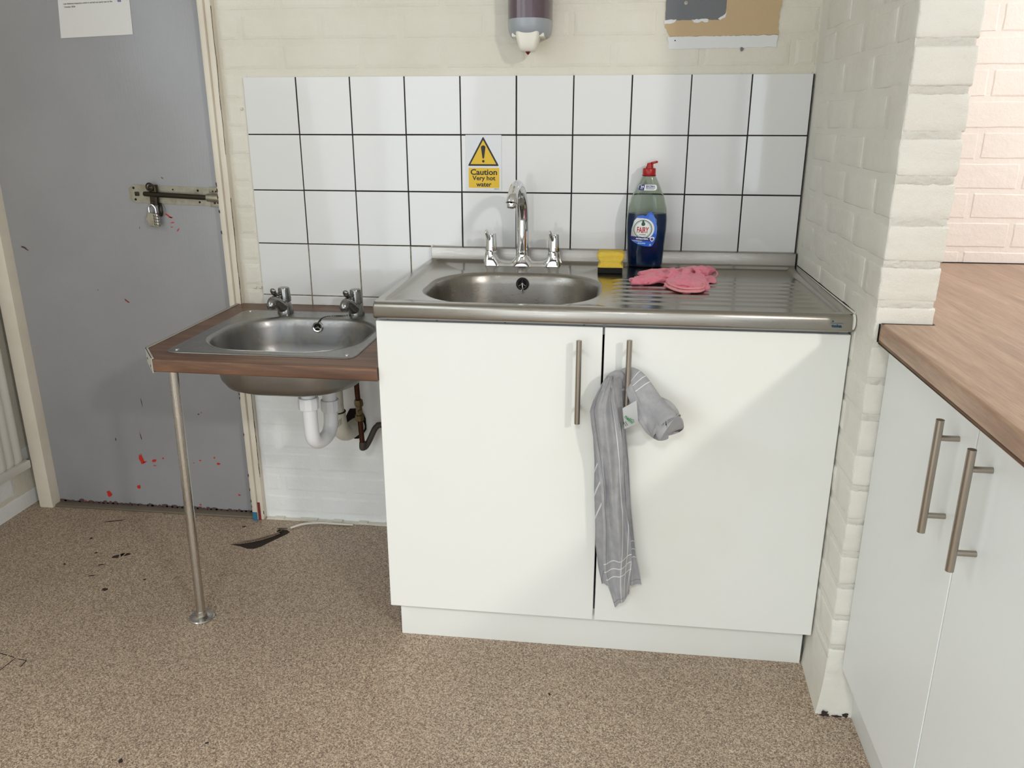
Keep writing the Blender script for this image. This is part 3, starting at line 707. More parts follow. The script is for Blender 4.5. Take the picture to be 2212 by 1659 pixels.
# ------------------------------------------------------------------ washing-up bottle
bot = thing('detergent_bottle', 'blue washing up liquid bottle with a red flip cap beside the wall', 'bottle', (-.559, -.056, ZD))
BXC, BYC, BZ = -.559, -.0485, ZD + .0015
RX = [(0, .0440), (.006, .0470), (.04, .0488), (.10, .0532), (.125, .0534), (.155, .0505), (.185, .0420), (.215, .0290), (.235, .0185), (.240, .0150)]
RY = [(0, .0225), (.006, .0245), (.10, .0265), (.155, .0255), (.19, .0225), (.22, .0180), (.235, .0160), (.240, .0148)]
def srx(h): return interp(RX, h)
def sry(h): return interp(RY, h)
def brow(h, k, seg=48, inset=0.0, ex=2.5):
    out = []; a, c = srx(h) - inset, sry(h) - inset
    for i in range(seg):
        t = 2 * PI * i / seg; ct, st_ = math.cos(t), math.sin(t)
        out.append((BXC + a * math.copysign(abs(ct) ** (2 / ex), ct), BYC + c * math.copysign(abs(st_) ** (2 / ex), st_), BZ + h))
    return out
hs = [0, .002, .006, .012] + [.02 + .0065 * k for k in range(34)] + [.240]
b = BM(); vs = grid(b, [brow(h, 0) for h in hs] + [brow(h, 0, inset=.0010) for h in hs[::-1]], closed=True); b.faces.new(vs[0][::-1]); b.faces.new(vs[-1]); obj('bottle_body', b, 'clear_plastic', bot, sharp=60)
hl = [h for h in hs if .002 <= h <= .141] + [.1415]
b = BM(); vs = grid(b, [brow(max(h, .003), 0, inset=.0016) for h in hl], closed=True); b.faces.new(vs[0][::-1]); b.faces.new(vs[-1]); obj('liquid', b, 'blue_liquid', bot, sharp=60)
b = BM(); lathe(b, (BXC, BYC, BZ), [(.0168, .237), (.0178, .239), (.0178, .2405), (.0165, .2415), (.0170, .243), (.0168, .2555), (.0155, .2575), (.0095, .2580), (.0090, .2620), (.0075, .2625), (.0070, .2660), (.0058, .2700), (.0030, .2710)], 'z', 28); cap = obj('cap', b, 'cap_red', bot, sharp=40)
b = BM(); lathe(b, (0, 0, 0), [(.0095, -.0025), (.0105, 0), (.0100, .0022), (.007, .0030)], 'z', 24); rots(b, (0, 0, 0), -.22, 'Y'); bmesh.ops.translate(b, verts=b.verts, vec=(BXC + .0115, BYC + .002, BZ + .2715)); box(b, BXC + .001, BXC + .010, BYC - .002, BYC + .006, BZ + .258, BZ + .2705, .001); obj('cap_lid', b, 'cap_red', cap, sharp=40)
b = BM(); lathe(b, (BXC, BYC, BZ), [(.0172, .2385), (.0181, .2388), (.0181, .2402), (.0172, .2406)], 'z', 28); obj('neck_ring', b, 'black', bot)
LT = -.025  # tilt of the print
def wrap(bm, eps):
    """wrap flat (x, z) artwork round the front of the bottle"""
    xs_ = [v.co.x for v in bm.verts]; x = min(xs_) + .003
    while x < max(xs_):
        bmesh.ops.bisect_plane(bm, geom=bm.verts[:] + bm.edges[:] + bm.faces[:], plane_co=(x, 0, 0), plane_no=(1, 0, 0)); x += .003
    zs_ = [v.co.z for v in bm.verts]; z = min(zs_) + .006
    while z < max(zs_):
        bmesh.ops.bisect_plane(bm, geom=bm.verts[:] + bm.edges[:] + bm.faces[:], plane_co=(0, 0, z), plane_no=(0, 0, 1)); z += .006
    for v in bm.verts:
        h = v.co.z; a, c = srx(h) + .0001, sry(h); u = max(-.995, min(.995, v.co.x / a))
        v.co = Vector((BXC + v.co.x, BYC - c * (1 - abs(u) ** 2.5) ** .4 - eps, BZ + h))
    return bm
def art(outline, eps, name, mat, parent, holes=()):
    b = BM()
    loops = [outline] + list(holes); es = []
    for lp in loops:
        vs = [b.verts.new((p[0], 0, p[1])) for p in lp]; es += [b.edges.new((vs[i], vs[(i + 1) % len(vs)])) for i in range(len(vs))]
    bmesh.ops.triangle_fill(b, use_beauty=True, use_dissolve=False, edges=es); return obj(name, wrap(b, eps), mat, parent, sharp=None)
def lettering(s, size, x, z, eps, mat, parent, bold=.0003, sx=1.0, rot=LT, space=1.0, fit=None):
    b = text_bm(s, size, bold, sx, space=space, fit=fit)
    for v in b.verts:
        X, Z = v.co.x, v.co.y; v.co = Vector((x + X * math.cos(rot) - Z * math.sin(rot), 0, z + X * math.sin(rot) + Z * math.cos(rot)))
    return obj('lettering', wrap(b, eps), mat, parent, sharp=None)
lab = art([(-.043, .062), (-.040, .100), (-.034, .124), (-.026, .135), (-.012, .139), (-.004, .136), (.003, .146), (.010, .147), (.017, .140), (.024, .121), (.0265, .100), (.0255, .082), (.021, .066), (.016, .0575), (.010, .056), (-.006, .0575), (-.020, .061), (-.034, .068), (-.041, .074)][1:], .0004, 'label', 'label_blue', bot)
lab['label'] = 'blue and silver printed front label'
art([(-.0405, .080), (-.0395, .102), (-.034, .123), (-.027, .131), (-.010, .131), (-.004, .110), (-.016, .082)], .0006, 'silver_panel', 'label_silver', lab)
art(circ(-.0075, .1025, .0275, 36), .0007, 'white_swoosh', 'label_white', lab)
art(circ(-.0100, .1020, .0245, 36), .0008, 'ring', 'label_green', lab)
art(circ(-.0100, .1020, .0226, 36), .0009, 'disc', 'label_white', lab)
art(circ(-.0100, .1020, .0212, 36), .0010, 'ring', 'label_green', lab, holes=[circ(-.0100, .1020, .0204, 36)])
art([(-.0115, .1255), (-.0090, .1255)] + [(-.0095 + .0052 * math.cos(math.radians(a)), .1155 + .0050 * math.sin(math.radians(a))) for a in range(50, -231, -20)], .0011, 'drop', 'label_green', lab)
lettering('FAIRY', .0200, -.0100, .1000, .0012, 'label_red', lab, .0006, fit=(.0310, .0158))
lettering('PLATINUM', .0045, -.0105, .0875, .0012, 'ink', lab, .0001, fit=(.0165, .0028))
art([(-.0425, .0835), (.0100, .0800), (.0110, .0705), (-.0395, .0735)], .0013, 'band', 'label_navy', lab)
lettering('ANTIBACTERIAL', .0056, -.0110, .0768, .0015, 'label_white', lab, .0003, fit=(.0330, .0040))
art([(-.038, .0728), (-.010, .0712), (-.012, .0690), (-.022, .0697), (-.036, .0708)], .0013, 'silver_panel', 'label_silver', lab)
art([(.0090, .0810), (.0150, .0825), (.0215, .0810), (.0210, .0755), (.0180, .0715), (.0150, .0690), (.0120, .0715), (.0095, .0755)], .0015, 'shield', 'label_white', lab)
art([(.0137, .0800), (.0165, .0800), (.0165, .0776), (.0190, .0776), (.0190, .0748), (.0165, .0748), (.0165, .0722), (.0137, .0722), (.0137, .0748), (.0112, .0748), (.0112, .0776), (.0137, .0776)], .0017, 'cross', 'label_navy', lab)
art(rrect(-.0225, -.0015, .0630, .0668, .0008, 3), .0012, 'flash', 'label_cyan', lab)
lettering('EUCALYPTUS', .0031, -.0120, .0649, .0014, 'label_white', lab, .0001, 1.0)
art(rrect(.0085, .0130, .0585, .0630, .0005, 2), .0012, 'icon', 'label_white', lab)
art(rrect(.0096, .0119, .0594, .0618, .0003, 2), .0014, 'icon', 'label_navy', lab)
for k in range(5):
    r0 = .0290 + .0026 * k; arc = [(-.0075 + r0 * math.cos(math.radians(a)), .1010 + r0 * math.sin(math.radians(a)) * 1.06) for a in range(-20, 71, 6)]
    arc = [p for p in arc if p[0] < .0262 - (.012 if p[1] > .13 else 0) * (p[1] - .13) / .015 and p[1] < .144]
    if len(arc) > 2:
        arc2 = [(p[0] + .0007, p[1] + .0003) for p in arc[::-1]]; art(arc + arc2, .0007, 'streak', 'label_streak', lab)
nl = art(rrect(-.0265, .0215, .2080 - .006, .2225 - .006, .0060, 5), .0005, 'neck_label', 'label_white', bot)
art([(-.0264, .2040), (-.0235, .2022), (-.0120, .2022), (-.0100, .2165), (-.0180, .2165), (-.0245, .2140)], .0008, 'neck_panel', 'label_navy', nl)
lettering('24', .0070, -.0165, .2112, .0010, 'label_white', nl, .0003, fit=(.0080, .0055))
lettering('HOUR', .0022, -.0182, .2060, .0010, 'label_white', nl, .0001, 1.0)
lettering('BACTERIA', .0044, .0050, .2128, .0008, 'label_navy', nl, .0003, fit=(.0235, .0034))
lettering('PROTECTION', .0036, .0050, .2086, .0008, 'label_navy', nl, .0002, fit=(.0240, .0026))
lettering('FOR YOUR SPONGE', .0023, .0040, .2053, .0008, 'label_navy', nl, .0001, fit=(.0215, .0017))

# ------------------------------------------------------------------ sponge
spg = thing('sponge', 'yellow sponge with a black scouring pad on the sink beside the blue bottle', 'sponge', (-.650, -.155, ZD))
def sponge_half(z):
    return interp([(0, .0335), (.008, .0345), (.018, .0315), (.024, .0265), (.029, .0275), (.036, .0335), (.043, .0355), (.048, .0340), (.052, .0300)], z)
b = BM(); rows = []
zl = [.014 + .0015 * k for k in range(27)]
for z in zl:
    hw = sponge_half(z); e = 0 if z < .048 else (z - .048) * .9
    rows.append([(x, y, ZD + .001 + z) for x, y in rrect(-.6505 - hw, -.6505 + hw, -.1695 + e, -.1055 - e, .006, 4)])
vs = grid(b, rows, closed=True); b.faces.new(vs[0]); b.faces.new(vs[-1])
for v in b.verts: v.co += noise.noise_vector(v.co * 120) * .0012
obj('foam', b, 'sponge_foam', spg, sharp=60)
b = BM(); rows = [[(x, y, ZD + .001 + z) for x, y in rrect(-.6505 - .032 - j, -.6505 + .0305 + j, -.170 - j, -.105, .004, 4)] for z, j in ((0, 0), (.002, .0006), (.006, .0008), (.012, .0004), (.0145, .0))]
vs = grid(b, rows, closed=True); b.faces.new(vs[0]); b.faces.new(vs[-1])
for v in b.verts: v.co += noise.noise_vector(v.co * 200) * .0008
obj('scouring_pad', b, 'scourer', spg, sharp=60)

# ------------------------------------------------------------------ pink cloth (lumps fused with a voxel remesh)
def fused(name, builder, mat, parent, voxel, smooth_it, disp, off=None):
    bm = BM(); builder(bm); me = bpy.data.meshes.new('tmp'); bm.to_mesh(me); bm.free()
    o = bpy.data.objects.new('tmp', me); COL.objects.link(o)
    r = o.modifiers.new('r', 'REMESH'); r.mode = 'VOXEL'; r.voxel_size = voxel
    s = o.modifiers.new('s', 'SMOOTH'); s.iterations = smooth_it; s.factor = .5
    bpy.context.view_layer.update()
    m2 = bpy.data.meshes.new_from_object(o.evaluated_get(bpy.context.evaluated_depsgraph_get()))
    bm = bmesh.new(); bm.from_mesh(m2); bpy.data.objects.remove(o); bpy.data.meshes.remove(me); bpy.data.meshes.remove(m2)
    bm.normal_update()
    for v in bm.verts: v.co += v.normal * disp(v.co)
    return obj(name, bm, mat, parent, sharp=80, off=off)
ZC = ZD + .004
def lump(bm, pts, rad, sq):
    p = smooth_pts(pts, 6); n = len(p); r = [interp([(i / (len(rad) - 1), q) for i, q in enumerate(rad)], k / (n - 1)) for k in range(n)]
    tube(bm, p, r, 18, sq=sq)
def cloth_shape(bm):
    lump(bm, [(-.600, -.318, ZC + .010), (-.565, -.310, ZC + .012), (-.525, -.285, ZC + .018), (-.490, -.262, ZC + .022)], [.016, .020, .022, .020], (1.25, .72))
    lump(bm, [(-.578, -.225, ZC + .010), (-.545, -.215, ZC + .015), (-.505, -.220, ZC + .018), (-.470, -.235, ZC + .017)], [.014, .019, .020, .020], (1.2, .75))
    lump(bm, [(-.490, -.245, ZC + .018), (-.455, -.215, ZC + .020), (-.420, -.205, ZC + .022), (-.398, -.215, ZC + .018)], [.022, .022, .023, .018], (1.5, .9))
    lump(bm, [(-.415, -.245, ZC + .010), (-.405, -.275, ZC + .007), (-.395, -.285, ZC + .005)], [.018, .012, .006], (1.3, .6))
    lump(bm, [(-.480, -.245, ZC + .024), (-.478, -.285, ZC + .024), (-.480, -.330, ZC + .017), (-.484, -.375, ZC + .008)], [.018, .021, .024, .018], (1.6, .7))
    lump(bm, [(-.460, -.265, ZC + .020), (-.452, -.315, ZC + .018), (-.446, -.360, ZC + .010), (-.447, -.385, ZC + .005)], [.018, .022, .020, .012], (1.5, .65))
    lump(bm, [(-.515, -.345, ZC + .006), (-.485, -.392, ZC + .0045), (-.450, -.396, ZC + .0045), (-.436, -.365, ZC + .005)], [.010, .010, .010, .008], (1.2, .6))
    lump(bm, [(-.512, -.238, ZC + .034), (-.496, -.262, ZC + .041), (-.500, -.292, ZC + .040), (-.514, -.318, ZC + .028)], [.006, .009, .009, .005], (1.2, .9))
    lump(bm, [(-.474, -.232, ZC + .036), (-.466, -.262, ZC + .042), (-.470, -.300, ZC + .038), (-.484, -.335, ZC + .028)], [.006, .009, .008, .005], (1.2, .9))
    lump(bm, [(-.448, -.225, ZC + .036), (-.440, -.250, ZC + .038), (-.432, -.285, ZC + .026), (-.430, -.315, ZC + .016)], [.006, .008, .008, .005], (1.2, .9))
    lump(bm, [(-.590, -.298, ZC + .020), (-.555, -.285, ZC + .027), (-.525, -.262, ZC + .034)], [.004, .007, .006], (1.2, .9))
    lump(bm, [(-.425, -.190, ZC + .034), (-.405, -.200, ZC + .034), (-.392, -.222, ZC + .024)], [.005, .008, .006], (1.2, .9))
    lump(bm, [(-.53, -.275, ZC + .004), (-.47, -.28, ZC + .004), (-.42, -.24, ZC + .004)], [.025, .06, .03], (1, .12))
cl = fused('cleaning_cloth', cloth_shape, 'pink_cloth', None, .0023, 2, lambda c: noise.noise(Vector((c.x * 60 + c.z * 40, c.y * 45, c.z * 60))) * .0026 - .0040 * max(0, 1 - abs(noise.noise(Vector((c.x * 30 + 5, c.y * 34 + c.x * 12, c.z * 30)))) * 6) + .0012 * noise.noise(c * 160), off=(-.49, -.28, ZD))
for v in cl.data.vertices:
    v.co.z *= .66
    zmin = deck_z(-.49 + v.co.x, -.28 + v.co.y) - ZD + .0032
    if v.co.z < zmin: v.co.z = zmin
tag(cl, 'crumpled pink cleaning cloth lying on the ribbed steel drainer', 'cloth')
b = BM(); hp = smooth_pts([(-.520, -.352, ZC + .008), (-.512, -.374, ZC + .004), (-.488, -.402, ZC + .0015), (-.462, -.407, ZC + .002), (-.440, -.396, ZC + .002), (-.432, -.370, ZC + .005), (-.440, -.345, ZC + .009)], 6); tube(b, hp, .0030, 8)
tube(b, [p + Vector((.002, .006, .006)) for p in hp[4:-4]], .0026, 8)
tube(b, smooth_pts([(-.398, -.200, ZC + .018), (-.386, -.212, ZC + .013), (-.387, -.228, ZC + .008), (-.396, -.238, ZC + .003)], 5), .0028, 8)
ROOT[cl.name] = Vector((-.49, -.28, ZD)); [h.__setitem__('label', 'paler stitched hem') for h in each('hem', b, 'pink_hem', cl)]

# ------------------------------------------------------------------ grey tea towel through the handle
tw = thing('tea_towel', 'grey tea towel with white stripes looped through the right door handle', 'towel', (-.604, -.63, .16))
FL = [(.734, -.6481), (.7072, -.6619), (.6758, -.6754), (.6549, -.6806), (.6237, -.6767), (.5817, -.6695), (.5391, -.6613), (.4849, -.6525), (.4295, -.6476), (.3731, -.6426), (.3153, -.6417), (.2685, -.6369), (.2334, -.6263), (.1815, -.6097)][::-1]
FR = [(.734, -.6310), (.7084, -.6300), (.6779, -.6271), (.6576, -.6215), (.6266, -.6154), (.5848, -.6088), (.5422, -.6041), (.488, -.6008), (.4328, -.5954), (.377, -.5849), (.3199, -.5773), (.273, -.5762), (.2372, -.5777), (.2132, -.5777)][::-1]
def uvset(bm, fn):
    L = bm.loops.layers.uv.verify()
    for f in bm.faces:
        for l in f.loops: l[L].uv = fn[l.vert.index]
def sheet(bm, ztop, zbotL, zbotR, fl, fr, yf, uvf, nz=60, nx=22, th=.0016):
    bm.verts.index_update(); uvl = bm.loops.layers.uv.verify()
    front = []; uvs = {}
    for j in range(nz + 1):
        t = j / nz; row = []
        for i in range(nx + 1):
            s = i / nx; z = ztop + ((zbotL + (zbotR - zbotL) * s) - ztop) * t
            x = interp(fl, z) + (interp(fr, z) - interp(fl, z)) * s
            v = bm.verts.new((x, yf(s, z), z)); uvs[v] = uvf(s, z, t); row.append(v)
        front.append(row)
    back = []
    for row in front:
        r2 = []
        for v in row:
            w = bm.verts.new(v.co + Vector((0, th, 0))); uvs[w] = uvs[v]; r2.append(w)
        back.append(r2)
    fs = []
    for j in range(nz):
        for i in range(nx):
            fs.append(bm.faces.new((front[j][i], front[j][i + 1], front[j + 1][i + 1], front[j + 1][i]))); fs.append(bm.faces.new((back[j][i], back[j + 1][i], back[j + 1][i + 1], back[j][i + 1])))
        for i in (0, nx): fs.append(bm.faces.new((front[j][i], front[j + 1][i], back[j + 1][i], back[j][i])))
    for i in range(nx):
        for j in (0, nz): fs.append(bm.faces.new((front[j][i], front[j][i + 1], back[j][i + 1], back[j][i])))
    for f in fs:
        for l in f.loops: l[uvl].uv = uvs[l.vert]
b = BM()
wob = lambda a, c_, k: noise.noise(Vector((a * 2.0, c_ * 6, k)))
# front fall: cloth coordinate u grows from the hem at the left, v from the bottom hem
def yfront(s, z):
    return -.655 + .010 * (abs(s - .45) * 2) ** 2 - .0085 * math.sin(s * 10.5 + z * 5) * (.25 + .75 * (1 - abs(z - .45) / .45)) - .004 * math.sin(s * 21 - z * 16) * max(0, min(1, (z - .30) / .15)) + .004 * wob(s * 2, z * 2, 1.0)
sheet(b, .734, .1815, .2132, FL, FR, yfront, lambda s, z, t: ((s * .085 if z > .42 else s * (.085 + (.42 - z) * .20)) + (.0 if z > .42 else 0), (1 - t) * .55 + .004 * s), 90, 26)
# right rear fall
RL = [(.6927, -.6278), (.6201, -.6151), (.5347, -.6066), (.4242, -.5969), (.3098, -.5850), (.2293, -.580)][::-1]
RR = [(.70, -.6150), (.6726, -.6134), (.6206, -.6053), (.5354, -.5937), (.425, -.5838), (.3108, -.5684), (.2335, -.5512)][::-1]
sheet(b, .70, .2300, .2335, RL, RR, lambda s, z: -.632 + .012 * (s - .5) ** 2 - .004 * math.sin(s * 7) + .003 * wob(s, z * 2, 4.0), lambda s, z, t: (.20 + s * .06, (1 - t) * .47 + .0), 60, 14)
# left rear fall, showing slanting stripes
LL = [(.66, -.6770), (.6353, -.6765), (.5279, -.6676), (.4612, -.6665), (.3931, -.6623), (.3234, -.6591), (.2644, -.6509), (.2216, -.641)][::-1]
LR = [(.66, -.650), (.636, -.650), (.5288, -.640), (.4625, -.635), (.3946, -.630), (.3251, -.627), (.266, -.6225), (.2276, -.620)][::-1]
sheet(b, .66, .2216, .2276, LL, LR, lambda s, z: -.626 + .006 * math.sin(s * 6 + 1) + .003 * wob(s, z * 2, 9.0), lambda s, z, t: (.030 + (z - .36) * .35 + (1 - s) * .25 * .12, .30), 60, 14)
# inner fold that turns back behind the bar
IL = [(.726, -.6420), (.70, -.6360), (.67, -.6300), (.64, -.6230), (.62, -.6180)][::-1]
IR = [(.726, -.6170), (.70, -.6115), (.67, -.6105), (.64, -.6120), (.62, -.6140)][::-1]
sheet(b, .726, .628, .615, IL, IR, lambda s, z: -.646 + .034 * s ** 2 * (1 if z > .66 else .6) - .003 * math.sin(z * 90 + s * 4), lambda s, z, t: (.17 + s * .03, .2 + (1 - t) * .1), 24, 12)
IL2 = [(.724, -.6300), (.69, -.6200), (.66, -.6120), (.645, -.6100)][::-1]
IR2 = [(.724, -.6080), (.69, -.6060), (.66, -.6065), (.645, -.6080)][::-1]
sheet(b, .724, .652, .645, IL2, IR2, lambda s, z: -.632 + .022 * s, lambda s, z, t: (.17 + s * .03, .085 + (1 - t) * .04), 16, 8)
def rtube(bm, pts, rads, squash, uvk, seg=26, fold=.18, cap=False, twist=0.0):
    p = smooth_pts(pts, 8); n = len(p); uvl = bm.loops.layers.uv.verify(); rings = []
    for i, q in enumerate(p):
        d = (p[min(i + 1, n - 1)] - p[max(i - 1, 0)]).normalized(); a = Vector((0, -1, 0)); a = (a - d * a.dot(d)).normalized(); c = d.cross(a).normalized()
        t = i / (n - 1); r = interp([(k / (len(rads) - 1), v) for k, v in enumerate(rads)], t); sq = interp([(k / (len(squash) - 1), v) for k, v in enumerate(squash)], t)
        ring = []
        for k in range(seg + 1):
            th = 2 * PI * k / seg; f = 1 + fold * math.sin(3 * th + 2.2 * t + twist) * .6 + fold * .5 * noise.noise(Vector((math.cos(th) * 1.6, math.sin(th) * 1.6, t * 4)))
            ring.append(bm.verts.new(q + (c * math.cos(th) + a * math.sin(th) * sq) * r * f))
        rings.append(ring)
    for i in range(n - 1):
        for k in range(seg):
            f = bm.faces.new((rings[i][k], rings[i][k + 1], rings[i + 1][k + 1], rings[i + 1][k]))
            for l, (ii, kk) in zip(f.loops, ((i, k), (i, k + 1), (i + 1, k + 1), (i + 1, k))): l[uvl].uv = (uvk[0] + uvk[1] * kk / seg, uvk[2] + uvk[3] * ii / (n - 1))
    return rings
# roll over the top left of the bar
rtube(b, [(-.652, -.650, .700), (-.642, -.640, .722), (-.628, -.622, .728), (-.612, -.612, .718), (-.598, -.611, .712)], [.006, .011, .012, .014, .014], [.8, .8, .7, .5, .4], (.2, .1, .2, .1))
# loop to the right: a sleeve that opens towards the viewer, its rim turned inwards
rtube(b, [(-.622, -.613, .714), (-.603, -.611, .722), (-.588, -.618, .716), (-.573, -.630, .700), (-.556, -.642, .678), (-.540, -.654, .660), (-.527, -.668, .647), (-.519, -.679, .640), (-.517, -.682, .638), (-.523, -.676, .643), (-.534, -.662, .653), (-.546, -.650, .664)],
      [.016, .021, .024, .0255, .0275, .030, .033, .0345, .0330, .0285, .022, .008], [.35, .45, .5, .6, .65, .72, .8, .85, .85, .8, .7, .6], (.3, .1, .0, .42), fold=.20)
rtube(b, [(-.604, -.624, .712), (-.594, -.638, .694), (-.580, -.650, .669), (-.565, -.660, .645), (-.549, -.666, .627), (-.532, -.668, .615), (-.516, -.664, .616)], [.007, .0095, .0105, .0120, .0135, .0130, .009], [.5, .5, .5, .5, .5, .5, .4], (.3, .08, .2, .3), fold=.22, twist=1.0)
rtube(b, [(-.570, -.630, .690), (-.548, -.640, .684), (-.525, -.652, .676), (-.508, -.664, .660), (-.500, -.668, .640)], [.006, .010, .012, .012, .006], [.5, .5, .5, .5, .5], (.3, .08, .2, .3), fold=.25, twist=2.0)
obj('cotton', b, 'towel_cotton', tw, sharp=70)
b = BM(); rows = []
for j in range(7):
    t = j / 6; rows.append([(-.6125 + .028 * s + .006 * t, -.660 - .005 * math.sin(t * 3) - .003 * s, .668 - .046 * t + .020 * s - .004 * t * s) for s in [k / 5 for k in range(6)]])
grid(b, rows); bmesh.ops.solidify(b, geom=b.faces[:], thickness=.0006); tg = obj('care_tag', b, 'tag_white', tw, sharp=60); tg['label'] = 'white care tag with green print'
b = text_bm('nelm', .012, .0004, fit=(.0200, .0075)); rots(b, (0, 0, 0), -.75, 'Z'); on_wall(b, -.5985, .6480, -.6700); obj('lettering', b, 'tag_green', tg, sharp=None)
b = BM(); rows = [[(-.5920, -.6580, .6475), (-.5875, -.6580, .6440), (-.5905, -.6580, .6385)]]
tube(b, [(-.5945, -.670, .6480), (-.5890, -.670, .6470), (-.5872, -.670, .6425), (-.5925, -.670, .6380)], .0005, 6); obj('logo', b, 'tag_green', tg)
b = BM()
for k in range(2): tube(b, [(-.6085 + .003 * k, -.6675, .6395 + .002 * k), (-.6035 + .003 * k, -.6675, .6310 + .002 * k)], .0005, 6)
each('print', b, 'ink', tg)

# ------------------------------------------------------------------ small worktop with support leg
swt = thing('worktop', 'small walnut laminate worktop holding the left hand basin on one steel leg', 'worktop', (-1.45, -.30, .686))
OUT = [(-1.753, .0005), (-1.753, -.512), (-1.688, -.598), (-1.1545, -.606), (-1.1545, .0005)]
b = BM(); prism(b, OUT, lambda p: (p[0], p[1], .6865), lambda p: (p[0], p[1], .7175), holes=[[(-1.660, -.515), (-1.240, -.515), (-1.240, -.165), (-1.660, -.165)]])
es = [e for e in b.edges if len(e.link_faces) == 2 and e.calc_face_angle(0) > 1 and (e.verts[0].co.z > .71 and e.verts[1].co.z > .71 or e.verts[0].co.z < .69 and e.verts[1].co.z < .69) and min(e.verts[0].co.y, e.verts[1].co.y) < -.59 and max(e.verts[0].co.y, e.verts[1].co.y) < -.59]
bmesh.ops.bevel(b, geom=es, offset=.005, segments=4, affect='EDGES', profile=.5)
obj('board', b, 'walnut_laminate', swt, sharp=18)
b = BM()
for (xa, ya), (xb, yb) in (((-1.753, -.0), (-1.753, -.512)), ((-1.753, -.512), (-1.690, -.5955))):
    d = Vector((xb - xa, yb - ya, 0)).normalized(); n_ = Vector((d.y, -d.x, 0)); n_ = n_ if n_.x < 0 else -n_
    pa, pb = Vector((xa, ya, 0)), Vector((xb, yb, 0))
    for off, w, z0, z1 in ((0, .0016, .684, .7195), (-.004, .006, .7178, .7195)):
        q = [pa + n_ * off, pb + n_ * off, pb + n_ * (off + w), pa + n_ * (off + w)]
        lo = [b.verts.new((p.x, p.y, z0)) for p in q]; hi = [b.verts.new((p.x, p.y, z1)) for p in q]
        b.faces.new(lo[::-1]); b.faces.new(hi)
        for i in range(4): b.faces.new((lo[i], lo[(i + 1) % 4], hi[(i + 1) % 4], hi[i]))
obj('edge_trim', b, 'aluminium_trim', swt, sharp=30)['label'] = 'pale metal edging strip'
b = BM()
for t in (.25, .72):
    c = Vector((-1.753, -.512, .7 - .006 * (t > .5))).lerp(Vector((-1.690, -.5955, .7 - .006 * (t > .5))), t) + Vector((-.0012, -.0012, 0)); q = BM(); lathe(q, (0, 0, 0), [(.003, 0), (.0026, .0010)], 'x', 12); rots(q, (0, 0, 0), PI + math.atan2(.0630, .0835), 'Z'); merge(b, q, 0, Matrix.Translation(c))
each('screw', b, 'dark_metal', swt)
b = BM(); tube(b, [(-1.678, -.556, .006), (-1.664, -.557, .686)], .0115, 20); leg = obj('leg', b, 'leg_steel', swt)
b = BM(); lathe(b, (-1.678, -.556, 0), [(.032, .0), (.0325, .003), (.030, .0055), (.020, .007), (.0150, .010), (.0140, .022), (.0120, .0225)], 'z', 28); obj('foot_flange', b, 'leg_steel', leg, sharp=30)
b = BM()
for k in range(9):
    z = .60 + .075 * random.random(); a = random.uniform(-2.6, -1.4); c = Vector((-1.678 + .014 * z / .68, -.556, z)); r = .0118
    vs = []
    for q in range(8):
        t = 2 * PI * q / 8; aa = a + .22 * math.cos(t) * random.uniform(.5, 1.2); vs.append(b.verts.new(c + Vector((math.cos(aa) * r, math.sin(aa) * r, .008 * math.sin(t) * random.uniform(.4, 1.3)))))
    b.faces.new(vs)
obj('paint_splash', b, 'dark_red', leg, sharp=None)['kind'] = 'stuff'

# ------------------------------------------------------------------ inset basin
bas = thing('inset_basin', 'dull stainless steel inset basin with screwed rim in the small worktop', 'sink', (-1.45, -.31, .7175))
RX0, RX1, RY0, RY1 = -1.692, -1.2275, -.540, -.092
QX0, QX1, QY0, QY1, QR = -1.652, -1.252, -.505, -.168, .135
CX, CY = -1.452, -.335
angs = [2 * PI * k / 112 for k in range(112)]
rows = []
for ins, z in ((0, .7180), (.001, .7196), (.004, .7204), (.010, .7203)): rows.append([(*rr_ray(CX, CY, a, RX0 + ins, RX1 - ins, RY0 + ins, RY1 - ins, .02), z) for a in angs])
for ins, z in ((-.010, .7203), (-.004, .7198), (.001, .7175), (.004, .711), (.007, .695), (.012, .650), (.018, .618), (.028, .600), (.048, .590), (.10, .586), (.16, .584)):
    rows.append([(*rr_ray(CX, CY, a, QX0 + ins, QX1 - ins, QY0 + ins, QY1 - ins, max(QR - ins * .5, .006)), z) for a in angs])
b = BM(); grid(b, rows[:6], closed=True); obj('rim', b, 'basin_steel', bas, sharp=50)
b = BM(); vs = grid(b, rows[5:], closed=True); b.faces.new(vs[-1])
bmesh.ops.recalc_face_normals(b, faces=b.faces[:]); bmesh.ops.solidify(b, geom=b.faces[:], thickness=-.0012); obj('bowl', b, 'basin_steel', bas, sharp=50)
b = BM()
for x, y in ((-1.668, -.112), (-1.668, -.522), (-1.250, -.520), (-1.250, -.112)): lathe(b, (x, y, .7200), [(.0055, 0), (.0052, .0018), (.003, .0028), (.0008, .0030)], 'z', 16)
each('screw', b, 'leg_steel', bas)
overflow(bas, -1.4465, QY1 - .0095, .697, -.14, .0150, 'chrome')
b = BM(); ch = smooth_pts([(-1.352, -.118, .7225), (-1.385, -.140, .7222), (-1.405, -.145, .7222), (-1.430, -.160, .7222), (-1.4415, -.176, .714), (-1.446, -.184, .700)], 7)
for i, p in enumerate(ch):
    t = bmesh.new(); bmesh.ops.create_icosphere(t, subdivisions=1, radius=.0019); merge(b, t, 0, Matrix.Translation(p))
obj('plug_chain', b, 'dark_metal', bas)['kind'] = 'stuff'

